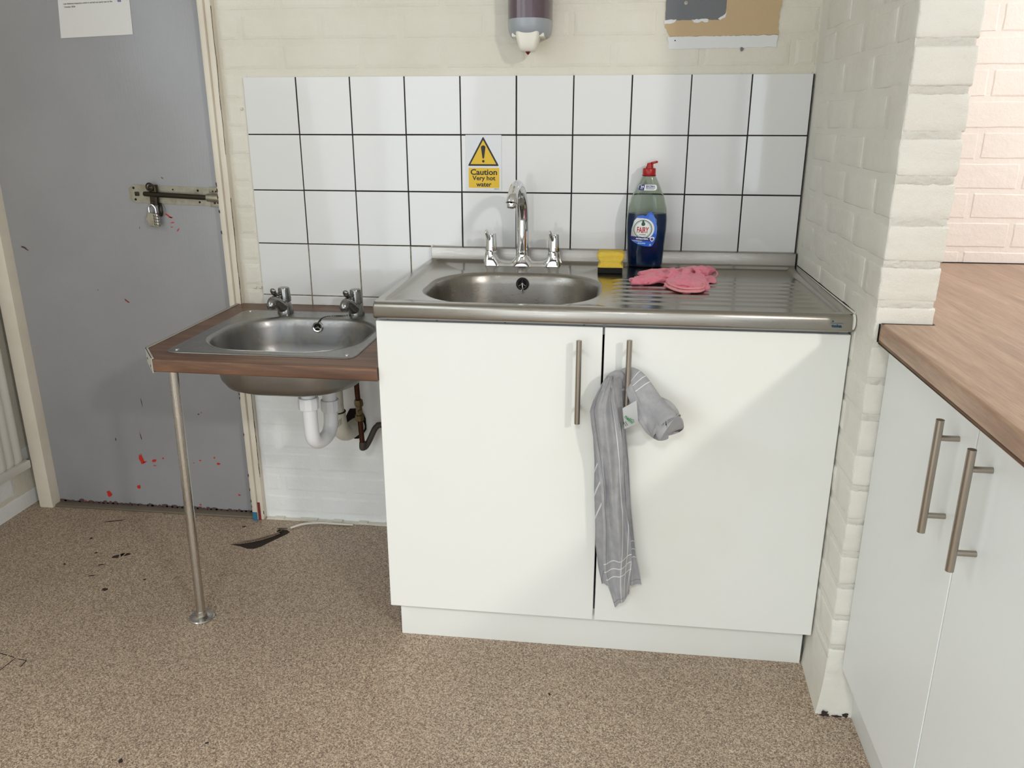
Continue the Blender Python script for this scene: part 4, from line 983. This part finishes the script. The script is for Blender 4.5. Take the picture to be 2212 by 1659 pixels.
# ------------------------------------------------------------------ two pillar taps
def pillar_tap(x, y, z, label, yaw):
    t = thing('pillar_tap', label, 'tap', (x, y, z), 'pillar taps on the small basin')
    b = BM(); lathe(b, (x, y, z), [(.0225, 0), (.0225, .002), (.0212, .010), (.0195, .020), (.0165, .030), (.0135, .036)], 'z', 28); obj('body', b, 'old_chrome', t, sharp=50)
    b = BM(); pts = smooth_pts([(x, y + .004, z + .010), (x, y - .012, z + .019), (x - .001, y - .030, z + .034), (x - .002, y - .045, z + .044), (x - .003, y - .056, z + .046), (x - .003, y - .063, z + .039), (x - .003, y - .064, z + .029)], 6)
    tube(b, pts, [interp([(0, .015), (.25, .0150), (.5, .0125), (.75, .0120), (.9, .0128), (1, .0120)], i / (len(pts) - 1)) for i in range(len(pts))], 22); lathe(b, (x - .003, y - .064, z + .029), [(.0112, .003), (.0112, -.003), (.0092, -.0045)], 'z', 18); rots(b, (x, y, z), yaw, 'Z'); obj('spout', b, 'old_chrome', t, sharp=50)
    b = BM(); lathe(b, (x, y, z), [(.0130, .033), (.0182, .035), (.0183, .038), (.0160, .069), (.0150, .0725), (.0125, .0738), (.004, .0735)], 'z', 30); obj('head', b, 'old_chrome', t, sharp=40)
    b = BM(); hp = smooth_pts([(x, y - .012, z + .060), (x, y - .026, z + .0595), (x, y - .036, z + .060), (x, y - .043, z + .067), (x, y - .046, z + .078)], 5); tube(b, hp, [.0056] * 6 + [.0062, .0066, .0070, .0072, .0074] + [.0076] * (len(hp) - 14) + [.0070, .0055, .003], 14, sq=(1.2, .75)); rots(b, (x, y, z), yaw - .15, 'Z'); obj('lever', b, 'old_chrome', t, sharp=60)
    return t
pt = pillar_tap(-1.5595, -.120, .7205, 'left of two dull chrome pillar taps behind the small steel basin', -.16)
pt2 = copy_tree(pt); pt2.location = (-1.3520, -.120, .7205); pt2['label'] = 'right of the two pillar taps, with the plug chain fixed beside it'

# ------------------------------------------------------------------ waste trap, drain, supply pipe
tr = thing('waste_trap', 'white plastic waste trap hanging under the small steel basin', 'pipe', (-1.415, -.32, .40))
b = BM(); tube(b, smooth_pts([(-1.422, -.348, .586), (-1.421, -.348, .54), (-1.420, -.348, .47), (-1.419, -.344, .436), (-1.415, -.325, .4175), (-1.409, -.300, .4135), (-1.403, -.275, .4200), (-1.400, -.258, .440), (-1.399, -.254, .470), (-1.399, -.254, .520), (-1.399, -.254, .545)], 6), .0195, 24); obj('bend', b, 'white_plastic', tr, sharp=60)
def ribbed_nut(bm, c, r, z0, z1, n=10):
    rows = []
    for z, k in ((z0, .96), (z0 + .003, 1), (z1 - .003, 1), (z1, .96)):
        rows.append([(c[0] + r * k * math.cos(2 * PI * (i + .5 * 0) / (n * 2)) * (1 if i % 2 else .965), c[1] + r * k * math.sin(2 * PI * i / (n * 2)) * (1 if i % 2 else .965), z) for i in range(n * 2)])
    vs = grid(bm, rows, closed=True); bm.faces.new(vs[0][::-1]); bm.faces.new(vs[-1])
b = BM(); ribbed_nut(b, (-1.422, -.348), .0270, .520, .552); obj('nut', b, 'white_plastic', tr, sharp=25)
b = BM(); ribbed_nut(b, (-1.399, -.254), .0255, .482, .514); obj('nut', b, 'white_plastic', tr, sharp=25)
b = BM(); tube(b, smooth_pts([(-1.399, -.254, .52), (-1.399, -.250, .553), (-1.403, -.220, .566), (-1.418, -.160, .563), (-1.434, -.112, .555)], 6), .0185, 20); obj('outlet', b, 'white_plastic', tr, sharp=60)
dr = thing('drain_pipe', 'yellowed plastic drain pipe with a barcode sticker going into the wall', 'pipe', (-1.424, -.09, .33))
b = BM(); tube(b, [(-1.448, -.098, .575), (-1.438, -.095, .395)], .0225, 24); obj('down_pipe', b, 'old_plastic', dr)
b = BM(); lathe(b, (-1.4425, -.097, 0), [(.0235, .447), (.0250, .449), (.0250, .49), (.0235, .492)], 'z', 24); obj('coupling', b, 'old_plastic', dr)
b = BM(); tube(b, smooth_pts([(-1.4392, -.095, .418), (-1.4372, -.094, .385), (-1.433, -.088, .360), (-1.427, -.068, .343), (-1.420, -.045, .340), (-1.412, .002, .340)], 6), .0255, 24); el = obj('elbow', b, 'old_plastic', dr, sharp=60)
b = BM(); lathe(b, (-1.4390, -.0945, 0), [(.0250, .4175), (.0262, .4185), (.0262, .4205), (.0250, .4215)], 'z', 24); obj('seal_ring', b, 'adhesive', dr)
b = BM()
for k in range(13):
    a = -PI / 2 + .02 + .055 * k; 
    if k % 4 == 3: continue
    c = Vector((-1.4370, -.0935, .385)); r = .0261; w = .012 if k % 3 else .022
    vs = [b.verts.new(c + Vector((math.cos(a2) * r, math.sin(a2) * r, dz + .0025 * k * .4))) for a2, dz in ((a, -.010), (a + w * 1.4, -.010), (a + w * 1.4, .010), (a, .010))]; b.faces.new(vs)
each('barcode_sticker', b, 'ink', dr, sharp=None)
cp = thing('supply_pipe', 'brown copper supply pipe with a brass valve under the right pillar tap', 'pipe', (-1.374, -.07, .30))
b = BM(); tube(b, smooth_pts([(-1.3760, -.085, .684), (-1.3790, -.080, .60), (-1.3820, -.070, .49), (-1.3790, -.070, .42), (-1.3760, -.070, .33), (-1.3752, -.070, .311), (-1.3735, -.070, .300)], 6), .0078, 16); obj('riser', b, 'copper', cp)
b = BM(); tube(b, smooth_pts([(-1.3735, -.070, .298), (-1.367, -.064, .299), (-1.358, -.050, .316), (-1.347, -.036, .342), (-1.338, -.030, .353), (-1.322, -.028, .357), (-1.20, -.028, .357)], 6), .0090, 16); lathe(b, (-1.3745, -.070, .302), [(.008, -.012), (.0105, -.008), (.011, 0), (.0102, .012), (.0095, .014)], 'z', 16); obj('branch', b, 'painted_pipe', cp)
b = BM(); lathe(b, (-1.3790, -.070, 0), [(.0098, .384), (.0135, .386), (.0135, .402), (.0105, .404), (.0098, .430), (.0135, .432), (.0140, .440), (.0125, .450), (.0090, .452)], 'z', 6); tube(b, [(-1.3790, -.070, .416), (-1.3715, -.0835, .416)], .0060, 12); obj('valve', b, 'brass', cp, sharp=25)

# ------------------------------------------------------------------ bolt, padlock, notice on the door
DF = .0195
bolt = thing('slide_bolt', 'worn galvanised slide bolt screwed across the edge of the grey door', 'bolt', (-1.92, DF, 1.03))
bl = lambda x: 1.0345 - (x + 2.055) * .030   # slight fall to the right
b = BM(); prism(b, [(-2.068, bl(-2.068) - .014), (-2.062, bl(-2.062) - .022), (-2.050, bl(-2.05) - .026), (-1.785, bl(-1.785) - .026), (-1.785, bl(-1.785) + .026), (-2.055, bl(-2.055) + .026), (-2.060, bl(-2.06) + .020), (-2.068, bl(-2.068) + .014)], lambda p: (p[0], DF - .0025, p[1]), lambda p: (p[0], DF + .0005, p[1])); obj('back_plate', b, 'galvanised', bolt, sharp=30)
b = BM(); tube(b, [(-2.014, DF - .016, bl(-2.014) + .002), (-2.011, DF - .016, bl(-2.014) + .002), (-1.778, DF - .016, bl(-1.778) - .002)], [.006, .0072, .0072], 18); obj('rod', b, 'dark_metal', bolt)
b = BM(); tube(b, [(-1.822, DF - .016, bl(-1.82) - .001), (-1.818, DF - .016, bl(-1.82) - .001), (-1.779, DF - .016, bl(-1.779) - .002)], [.0085, .0115, .0115], 18)
box(b, -1.818, -1.786, DF - .005, DF - .002, bl(-1.8) + .012, bl(-1.8) + .028, .001); box(b, -1.818, -1.786, DF - .005, DF - .002, bl(-1.8) - .028, bl(-1.8) - .012, .001); obj('keeper', b, 'galvanised', bolt, sharp=30)
b = BM()
for x, s, r in ((-2.052, 1, .0034), (-2.050, -1, .0034), (-1.853, 1, .0032), (-1.851, -1, .0032), (-1.930, 1, .0022), (-1.806, 1, .0022), (-1.797, 1, .0022), (-1.803, -1, .0022), (-1.794, -1, .0022)):
    lathe(b, (x, DF - .0026 if x < -1.82 else DF - .0052, bl(x) + s * .0165), [(r, 0), (r, -.0006)], 'y', 12)
each('screw_hole', b, 'void', bolt)
b = BM(); box(b, -2.049, -2.037, DF - .006, DF - .002, bl(-2.04) - .006, bl(-2.04) + .006, .001); lathe(b, (-1.8035, DF - .005, bl(-1.80) - .0165), [(.0035, 0), (.003, -.0016)], 'y', 12); each('coach_bolt', b, 'dark_metal', bolt)
# hasp tab standing on the rod
b = BM(); prism(b, [(-.009, -.030), (.007, -.030), (.009, -.006), (.009, .022), (.004, .030), (-.006, .030), (-.011, .022), (-.008, .010), (-.008, -.010)], lambda p: (-1.990 + p[0] + .002, DF - .018, bl(-1.99) + p[1]), lambda p: (-1.990 + p[0] + .006, DF - .0155, bl(-1.99) + p[1]), holes=[circ(-.002, .021, .0042, 14), circ(0, -.021, .004, 14)])
tube(b, [(-1.990 + .0105 * math.cos(a), DF - .022, bl(-1.99) + .023 + .0105 * math.sin(a)) for a in [2 * PI * k / 18 for k in range(18)]], .0024, 8, closed=True); box(b, -1.990, -1.976, DF - .012, DF - .002, bl(-1.99) - .03, bl(-1.99) + .028, .001); obj('hasp', b, 'dark_metal', bolt, sharp=30)
b = BM(); tube(b, [(-1.974 + .008 * math.cos(a), DF - .006 - .006 * math.cos(a), .989 + .017 * math.sin(a)) for a in [2 * PI * k / 20 for k in range(20)]], .0030, 8, closed=True); obj('staple', b, 'dark_metal', bolt)
pad = thing('padlock', 'small steel combination padlock hanging from the door bolt', 'padlock', (-1.990, DF - .02, .955))
px_, pz_ = -1.9905, .9635; py_ = DF - .020
b = BM(); prism(b, [(-.018, -.010), (-.014, -.018), (-.004, -.0215), (.015, -.0215), (.015, .0165), (-.014, .0180), (-.018, .009), (-.0205, .0)], lambda p: (px_ + p[0], py_ - .0065, pz_ + p[1]), lambda p: (px_ + p[0], py_ + .0065, pz_ + p[1])); bmesh.ops.bevel(b, geom=[e for e in b.edges if len(e.link_faces) == 2 and e.calc_face_angle(0) > .9], offset=.0015, segments=2, affect='EDGES'); obj('lock_body', b, 'galvanised', pad, sharp=40)
b = BM()
for k in range(4):
    z = pz_ - .0135 + .0082 * k; box(b, px_ + .0035, px_ + .0165, py_ - .0080, py_ + .0050, z - .0032, z + .0032, .001)
each('number_wheel', b, 'leg_steel', pad)
b = BM()
for k in range(4):
    z = pz_ - .0135 + .0082 * k
    box(b, px_ + .0045, px_ + .0065, py_ - .0084, py_ - .0078, z - .0026, z + .0026); box(b, px_ + .0045, px_ + .0130, py_ - .0084, py_ - .0078, z - .0041, z - .0034); box(b, px_ + .0100, px_ + .0118, py_ - .0084, py_ - .0078, z - .0018, z + .0022)
obj('digit_mark', b, 'sign_black', pad)['kind'] = 'stuff'
b = BM(); tube(b, smooth_pts([(px_ - .011, py_, pz_ + .014), (px_ - .0115, py_, pz_ + .028), (px_ - .009, py_, pz_ + .037), (px_ - .001, py_ - .001, pz_ + .0415), (px_ + .006, py_, pz_ + .036), (px_ + .0095, py_, pz_ + .027), (px_ + .0095, py_, pz_ + .013)], 5), .0028, 12); obj('shackle', b, 'chrome', pad)
nt = thing('notice', 'white printed notice in a plastic sleeve stuck to the grey door', 'notice', (-2.10, DF, 1.46))
b = BM(); ZT = 1.70
xl_, xr_ = (lambda z: -2.207 + (z - 1.4606) * .085), (lambda z: -1.990 + (z - 1.4676) * .03)
prism(b, [(xl_(1.4590), 1.4590), (-1.9905, 1.4665), (xr_(ZT), ZT), (xl_(ZT), ZT)], lambda p: (p[0], DF - .0012, p[1]), lambda p: (p[0], DF + .0003, p[1])); obj('sheet', b, 'paper', nt)
def doortext(s, size, x, z, mat='ink', align='LEFT'):
    b = text_bm(s, size, .00008, 1.0, align); rots(b, (0, 0, 0), .030, 'Z'); on_wall(b, x, z, DF - .0016); obj('lettering', b, mat, nt, sharp=None)
doortext('Last Asbestos Inspection which is carried out yearly was on the', .00565, -2.1835, 1.5465)
doortext('October 2024.', .00565, -2.1825, 1.5385)
b = BM(); flat(b, rrect(-2.0225, -2.0120, 1.5490, 1.5560, .001, 2), lambda p: (p[0], DF - .0016, p[1])); obj('date_mark', b, 'violet_ink', nt, sharp=None)
b = BM(); tube(b, [(xr_(1.48) - .012, DF - .0013, 1.478), (xr_(1.53) - .012, DF - .0013, 1.535), (xr_(ZT) - .012, DF - .0013, ZT)], .0008, 6); tube(b, [(xl_(1.48) + .008, DF - .0013, 1.480), (xl_(ZT) + .008, DF - .0013, ZT)], .0004, 6); each('sleeve_fold', b, 'sign_white', nt)

# ------------------------------------------------------------------ caution sign
sg = thing('warning_sign', 'white and yellow hot water caution sign on the tiles', 'sign', (-1.006, 0, 1.06))
b = BM(); prism(b, rrect(-1.0553, -.9568, 1.0565, 1.2022, .0008, 2), lambda p: (p[0], -.0020, p[1]), lambda p: (p[0], .0002, p[1])); obj('board', b, 'sign_white', sg)
def tri(cx, z0, z1, hw, r):
    vs = [Vector((cx, z1)), Vector((cx - hw, z0)), Vector((cx + hw, z0))]; out = []
    for i in range(3):
        p, a, c = vs[i], vs[i - 1], vs[(i + 1) % 3]; d1 = (a - p).normalized(); d2 = (c - p).normalized()
        p1, p2 = p + d1 * r, p + d2 * r
        for k in range(5): t = k / 4; out.append(tuple(p1 * (1 - t) ** 2 + p * 2 * t * (1 - t) + p2 * t * t))
    return out
def sgart(outl, eps, name, mat, parent=sg):
    b = BM(); prism(b, outl, lambda p: (p[0], -.0020 - eps, p[1]), lambda p: (p[0], -.0019, p[1])); return obj(name, b, mat, parent, sharp=None)
tri_o = sgart(tri(-1.0068, 1.1210, 1.1985, .0432, .004), .0002, 'triangle', 'sign_black')
sgart(tri(-1.0068, 1.1258, 1.1890, .0355, .0008), .0004, 'triangle_field', 'sign_yellow', tri_o)
ex = [(-1.0068 + .0062 * math.cos(a), 1.1700 + .0052 * math.sin(a)) for a in [PI * k / 8 for k in range(9)]] + [(-1.0068 - .0024 + .0024 - .0024 * math.cos(PI * k / 6), 1.1425 - .002 * math.sin(PI * k / 6)) for k in range(7)]
sgart(ex, .0006, 'exclamation_mark', 'sign_black', tri_o); sgart(circ(-1.0068, 1.1335, .0035, 20), .0006, 'exclamation_mark', 'sign_black', tri_o)
pn = sgart(rrect(-1.0482, -.9628, 1.0625, 1.1158, .0022, 4), .0002, 'text_panel', 'sign_yellow')
for s, z, fit in (('Caution', 1.1048, (.0735, .0158)), ('Very hot', 1.0870, (.0640, .0160)), ('water', 1.0712, (.0425, .0110))):
    b = text_bm(s, .02, .0005, fit=fit); on_wall(b, -1.0058, z, -.0024); obj('lettering', b, 'sign_black', pn, sharp=None)
b = text_bm('S2061AS', .0030, .0001, fit=(.0135, .0021)); on_wall(b, -.9706, 1.0598, -.0022); obj('lettering', b, 'ink', sg, sharp=None)

# ------------------------------------------------------------------ soap dispenser
sd = thing('soap_dispenser', 'smoky plastic soap dispenser with a white nozzle on the wall above the sinks', 'dispenser', (-.880, 0, 1.40))
DXC = -.8795
def drow(z, hw, dp, seg=32):
    out = []
    for k in range(seg + 1):
        a = PI + PI * k / seg; ca, sa = math.cos(a), math.sin(a)
        out.append((DXC + hw * math.copysign(abs(ca) ** .75, ca), .004 + dp * math.copysign(abs(sa) ** .75, sa), z))
    return out
b = BM(); rows = [drow(z, hw, dp) for z, hw, dp in ((1.4825, .0562, .098), (1.55, .0566, .100), (1.72, .0572, .100))]; vs = grid(b, rows); b.faces.new(vs[0]); b.faces.new(vs[-1]); obj('reservoir', b, 'smoky_plastic', sd, sharp=50)
b = BM(); rows = [drow(z, hw, dp) for z, hw, dp in ((1.4825, .0566, .0985), (1.470, .0563, .098), (1.460, .0552, .0965), (1.452, .0530, .093), (1.446, .0495, .088), (1.4435, .0470, .084))]; vs = grid(b, rows); b.faces.new(vs[-1]); b.faces.new(vs[0]); obj('lower_band', b, 'grey_plastic', sd, sharp=50)
b = BM(); rows = []
for z, hw, y0, y1 in ((1.452, .030, -.086, -.02), (1.440, .0292, -.086, -.02), (1.430, .0265, -.085, -.025), (1.418, .0235, -.084, -.03), (1.410, .0205, -.081, -.035), (1.4055, .0160, -.076, -.040)):
    rows.append([(x, y, z) for x, y in rrect(DXC - hw, DXC + hw, y0, y1, min(hw * .45, .010), 5)])
vs = grid(b, rows, closed=True); b.faces.new(vs[0]); b.faces.new(vs[-1]); obj('nozzle', b, 'cream_plastic', sd, sharp=50)
b = BM(); box(b, DXC - .041, DXC + .041, -.070, .004, 1.4405, 1.450, .003); obj('back_plate', b, 'cream_plastic', sd)
b = BM(); lathe(b, (DXC + .001, -.070, 1.4055), [(.0070, .0015), (.0068, -.001), (.004, -.0045), (.0012, -.0070), (.0003, -.0078)], 'z', 18); obj('soap_drip', b, 'soap_red', sd)

# ------------------------------------------------------------------ radiator
rad = thing('radiator', 'white ribbed radiator on the left wall beside the door frame', 'radiator', (-2.55, -.6, .16))
b = BM(); prof = []; y = -.040
while y > -1.25:
    for k in range(8):
        t = k / 8; prof.append((y - .036 * t, .012 * math.sin(PI * t) ** .7))
    y -= .036
xf = -2.541
rows = [[(xf + d * (1 if 0 < j < 3 else .2), yy, z) for yy, d in prof] for j, z in enumerate((.176, .19, .74, .755))]
grid(b, rows); box(b, -2.565, xf, -1.25, -.036, .176, .755, .004); obj('panel', b, 'radiator_paint', rad, sharp=50)
b = BM(); box(b, -2.562, -2.524, -1.25, -.026, .150, .178, .004); obj('bottom_rail', b, 'radiator_paint', rad)
b = BM(); box(b, -2.562, -2.524, -1.25, -.026, .752, .78, .004); obj('top_rail', b, 'radiator_paint', rad)
b = BM(); tube(b, [(-2.545, -.030, .165), (-2.545, -.012, .165)], .008, 12); obj('bleed_plug', b, 'dark_metal', rad)

# ------------------------------------------------------------------ right-hand base cabinet and worktop
rc = thing('base_cabinet', 'off-white double door base cabinet under the wide walnut worktop at right', 'cabinet', (.15, -1.13, 0))
XF = -.122
b = BM(); box(b, XF + .020, .46, -1.545, -.728, .119, .8412, .001); obj('carcass', b, 'grey_melamine', rc)
b = BM(); box(b, -.090, -.074, -1.5455, -.728, 0, .118, .001); obj('plinth', b, 'grey_melamine', rc)
for y0, y1, hy in ((-1.1305, -.7285, -1.0765), (-1.5380, -1.1340, -1.1915)):
    b = BM(); box(b, XF, XF + .018, y0, y1, .1200, .8380, .0012, 1); d = obj('door', b, 'grey_melamine', rc)
    b = BM(); bar_handle(b, hy, XF, .7260, axis='x'); obj('handle', b, 'brushed_nickel', d)
rc2 = thing('base_cabinet', 'next off-white base cabinet nearer the viewer under the right hand worktop', 'cabinet', (.15, -1.9, 0))
b = BM(); box(b, XF + .020, .46, -2.25, -1.546, .119, .8412, .001); obj('carcass', b, 'grey_melamine', rc2)
b = BM(); box(b, -.090, -.074, -2.25, -1.5465, 0, .118, .001); obj('plinth', b, 'grey_melamine', rc2)
for y0, y1 in ((-1.892, -1.5415), (-2.245, -1.8955)):
    b = BM(); box(b, XF, XF + .018, y0, y1, .1200, .8380, .0012, 1); obj('door', b, 'grey_melamine', rc2)
b = BM(); prism(b, [(-.144, -.727), (-.046, -.727), (-.046, .008), (1.60, .008), (1.60, -.62), (.47, -.62), (.47, -2.25), (-.144, -2.25)], lambda p: (p[0], p[1], .842), lambda p: (p[0], p[1], .880))
es = [e for e in b.edges if all(abs(v.co.x + .144) < 1e-4 for v in e.verts) and abs(e.verts[0].co.z - e.verts[1].co.z) < 1e-4]
bmesh.ops.bevel(b, geom=es, offset=.008, segments=5, affect='EDGES', profile=.5)
wt = obj('worktop', b, 'walnut_counter', None, sharp=15, off=(.15, -1.1, .842)); tag(wt, 'wide walnut laminate worktop along the right side, notched round the brick wall stub', 'worktop')
b = BM(); box(b, -.143, -.050, -.7280, -.7262, .8795, .8808); box(b, .0, 1.2, .002, .009, .8798, .8818); box(b, -.1462, -.1440, -.7275, -.7245, .845, .8795); each('joint_gap', b, 'void', wt)

# ------------------------------------------------------------------ floor marks
def fmark(name, outline, mat, h=.0006):
    b = BM(); prism(b, outline, lambda p: (p[0], p[1], h), lambda p: (p[0], p[1], -.001)); return obj(name, b, mat, floor, sharp=None)
b = BM()
seam = [(-2.0588, -.0488), (-2.0660, -.30), (-2.0690, -.55), (-2.0720, -.72), (-2.06, -1.2), (-2.05, -2.2)]
for (xa, ya), (xb, yb) in zip(seam, seam[1:]):
    w = .0018; vs = [b.verts.new(p) for p in ((xa - w, ya, .0007), (xa + w, ya, .0007), (xb + w, yb, .0007), (xb - w, yb, .0007))]; b.faces.new(vs)
obj('weld_seam', b, 'seam', floor, sharp=None)
fmark('tear', [(-1.776, -.180), (-1.745, -.186), (-1.715, -.198), (-1.695, -.196), (-1.678, -.180), (-1.668, -.160), (-1.650, -.128), (-1.632, -.098), (-1.626, -.082), (-1.640, -.070), (-1.665, -.072), (-1.672, -.080), (-1.652, -.094), (-1.668, -.116), (-1.690, -.140), (-1.720, -.160), (-1.750, -.174)], 'adhesive')['label'] = 'torn strip of vinyl showing dark adhesive'
b = BM(); lift = smooth_pts([(-1.776, -.178, .001), (-1.72, -.157, .006), (-1.69, -.137, .008), (-1.664, -.112, .008), (-1.648, -.092, .010), (-1.668, -.076, .008), (-1.640, -.066, .006)], 5)
rows = [[p, p + Vector((-.010, .016, -p.z * .9))] for p in lift]; grid(b, [[tuple(q) for q in r] for r in rows]); obj('lifted_edge', b, 'floor_vinyl', floor, sharp=60)
b = BM(); tube(b, smooth_pts([(-1.632, -.062, .004), (-1.60, -.040, .008), (-1.55, -.022, .007), (-1.50, -.020, .006), (-1.44, -.016, .004)], 5), .0045, 8, sq=(1, .7)); each('sealant', b, 'mortar_paint', floor)
for a in [(-2.083, -.292, .010, .012), (-2.064, -.276, .013, .010), (-2.068, -.280, .007, .009), (-2.011, -.461, .009, .006), (-2.157, -.277, .004, .004), (-2.226, -.197, .004, .005), (-2.209, -.350, .004, .004), (-1.93, -.40, .004, .004), (-2.09, -.40, .008, .003), (-2.10, -.34, .010, .003), (-1.785, -.065, .006, .005), (-1.60, -1.05, .004, .006), (-1.45, -.98, .004, .003), (-.75, -.74, .003, .004), (-1.90, -1.05, .005, .004), (-2.22, -.080, .030, .004)]:
    fmark('stain', blob(a[0], a[1], a[2], a[3], 11, .4, .4), 'stain', .0004)
def fline(p, q, w=.0011):
    p, q = Vector(p), Vector(q); n_ = (q - p).normalized(); n_ = Vector((-n_.y, n_.x)) * w
    fmark('pen_mark', [tuple(p + n_), tuple(p - n_), tuple(q - n_), tuple(q + n_)], 'stain', .0005)
fline((-2.0360, -.7735), (-2.0125, -.7765)); fline((-2.0125, -.7765), (-2.0110, -.800)); fline((-2.045, -.770), (-2.052, -.835)); fline((-2.050, -.769), (-2.10, -.757))
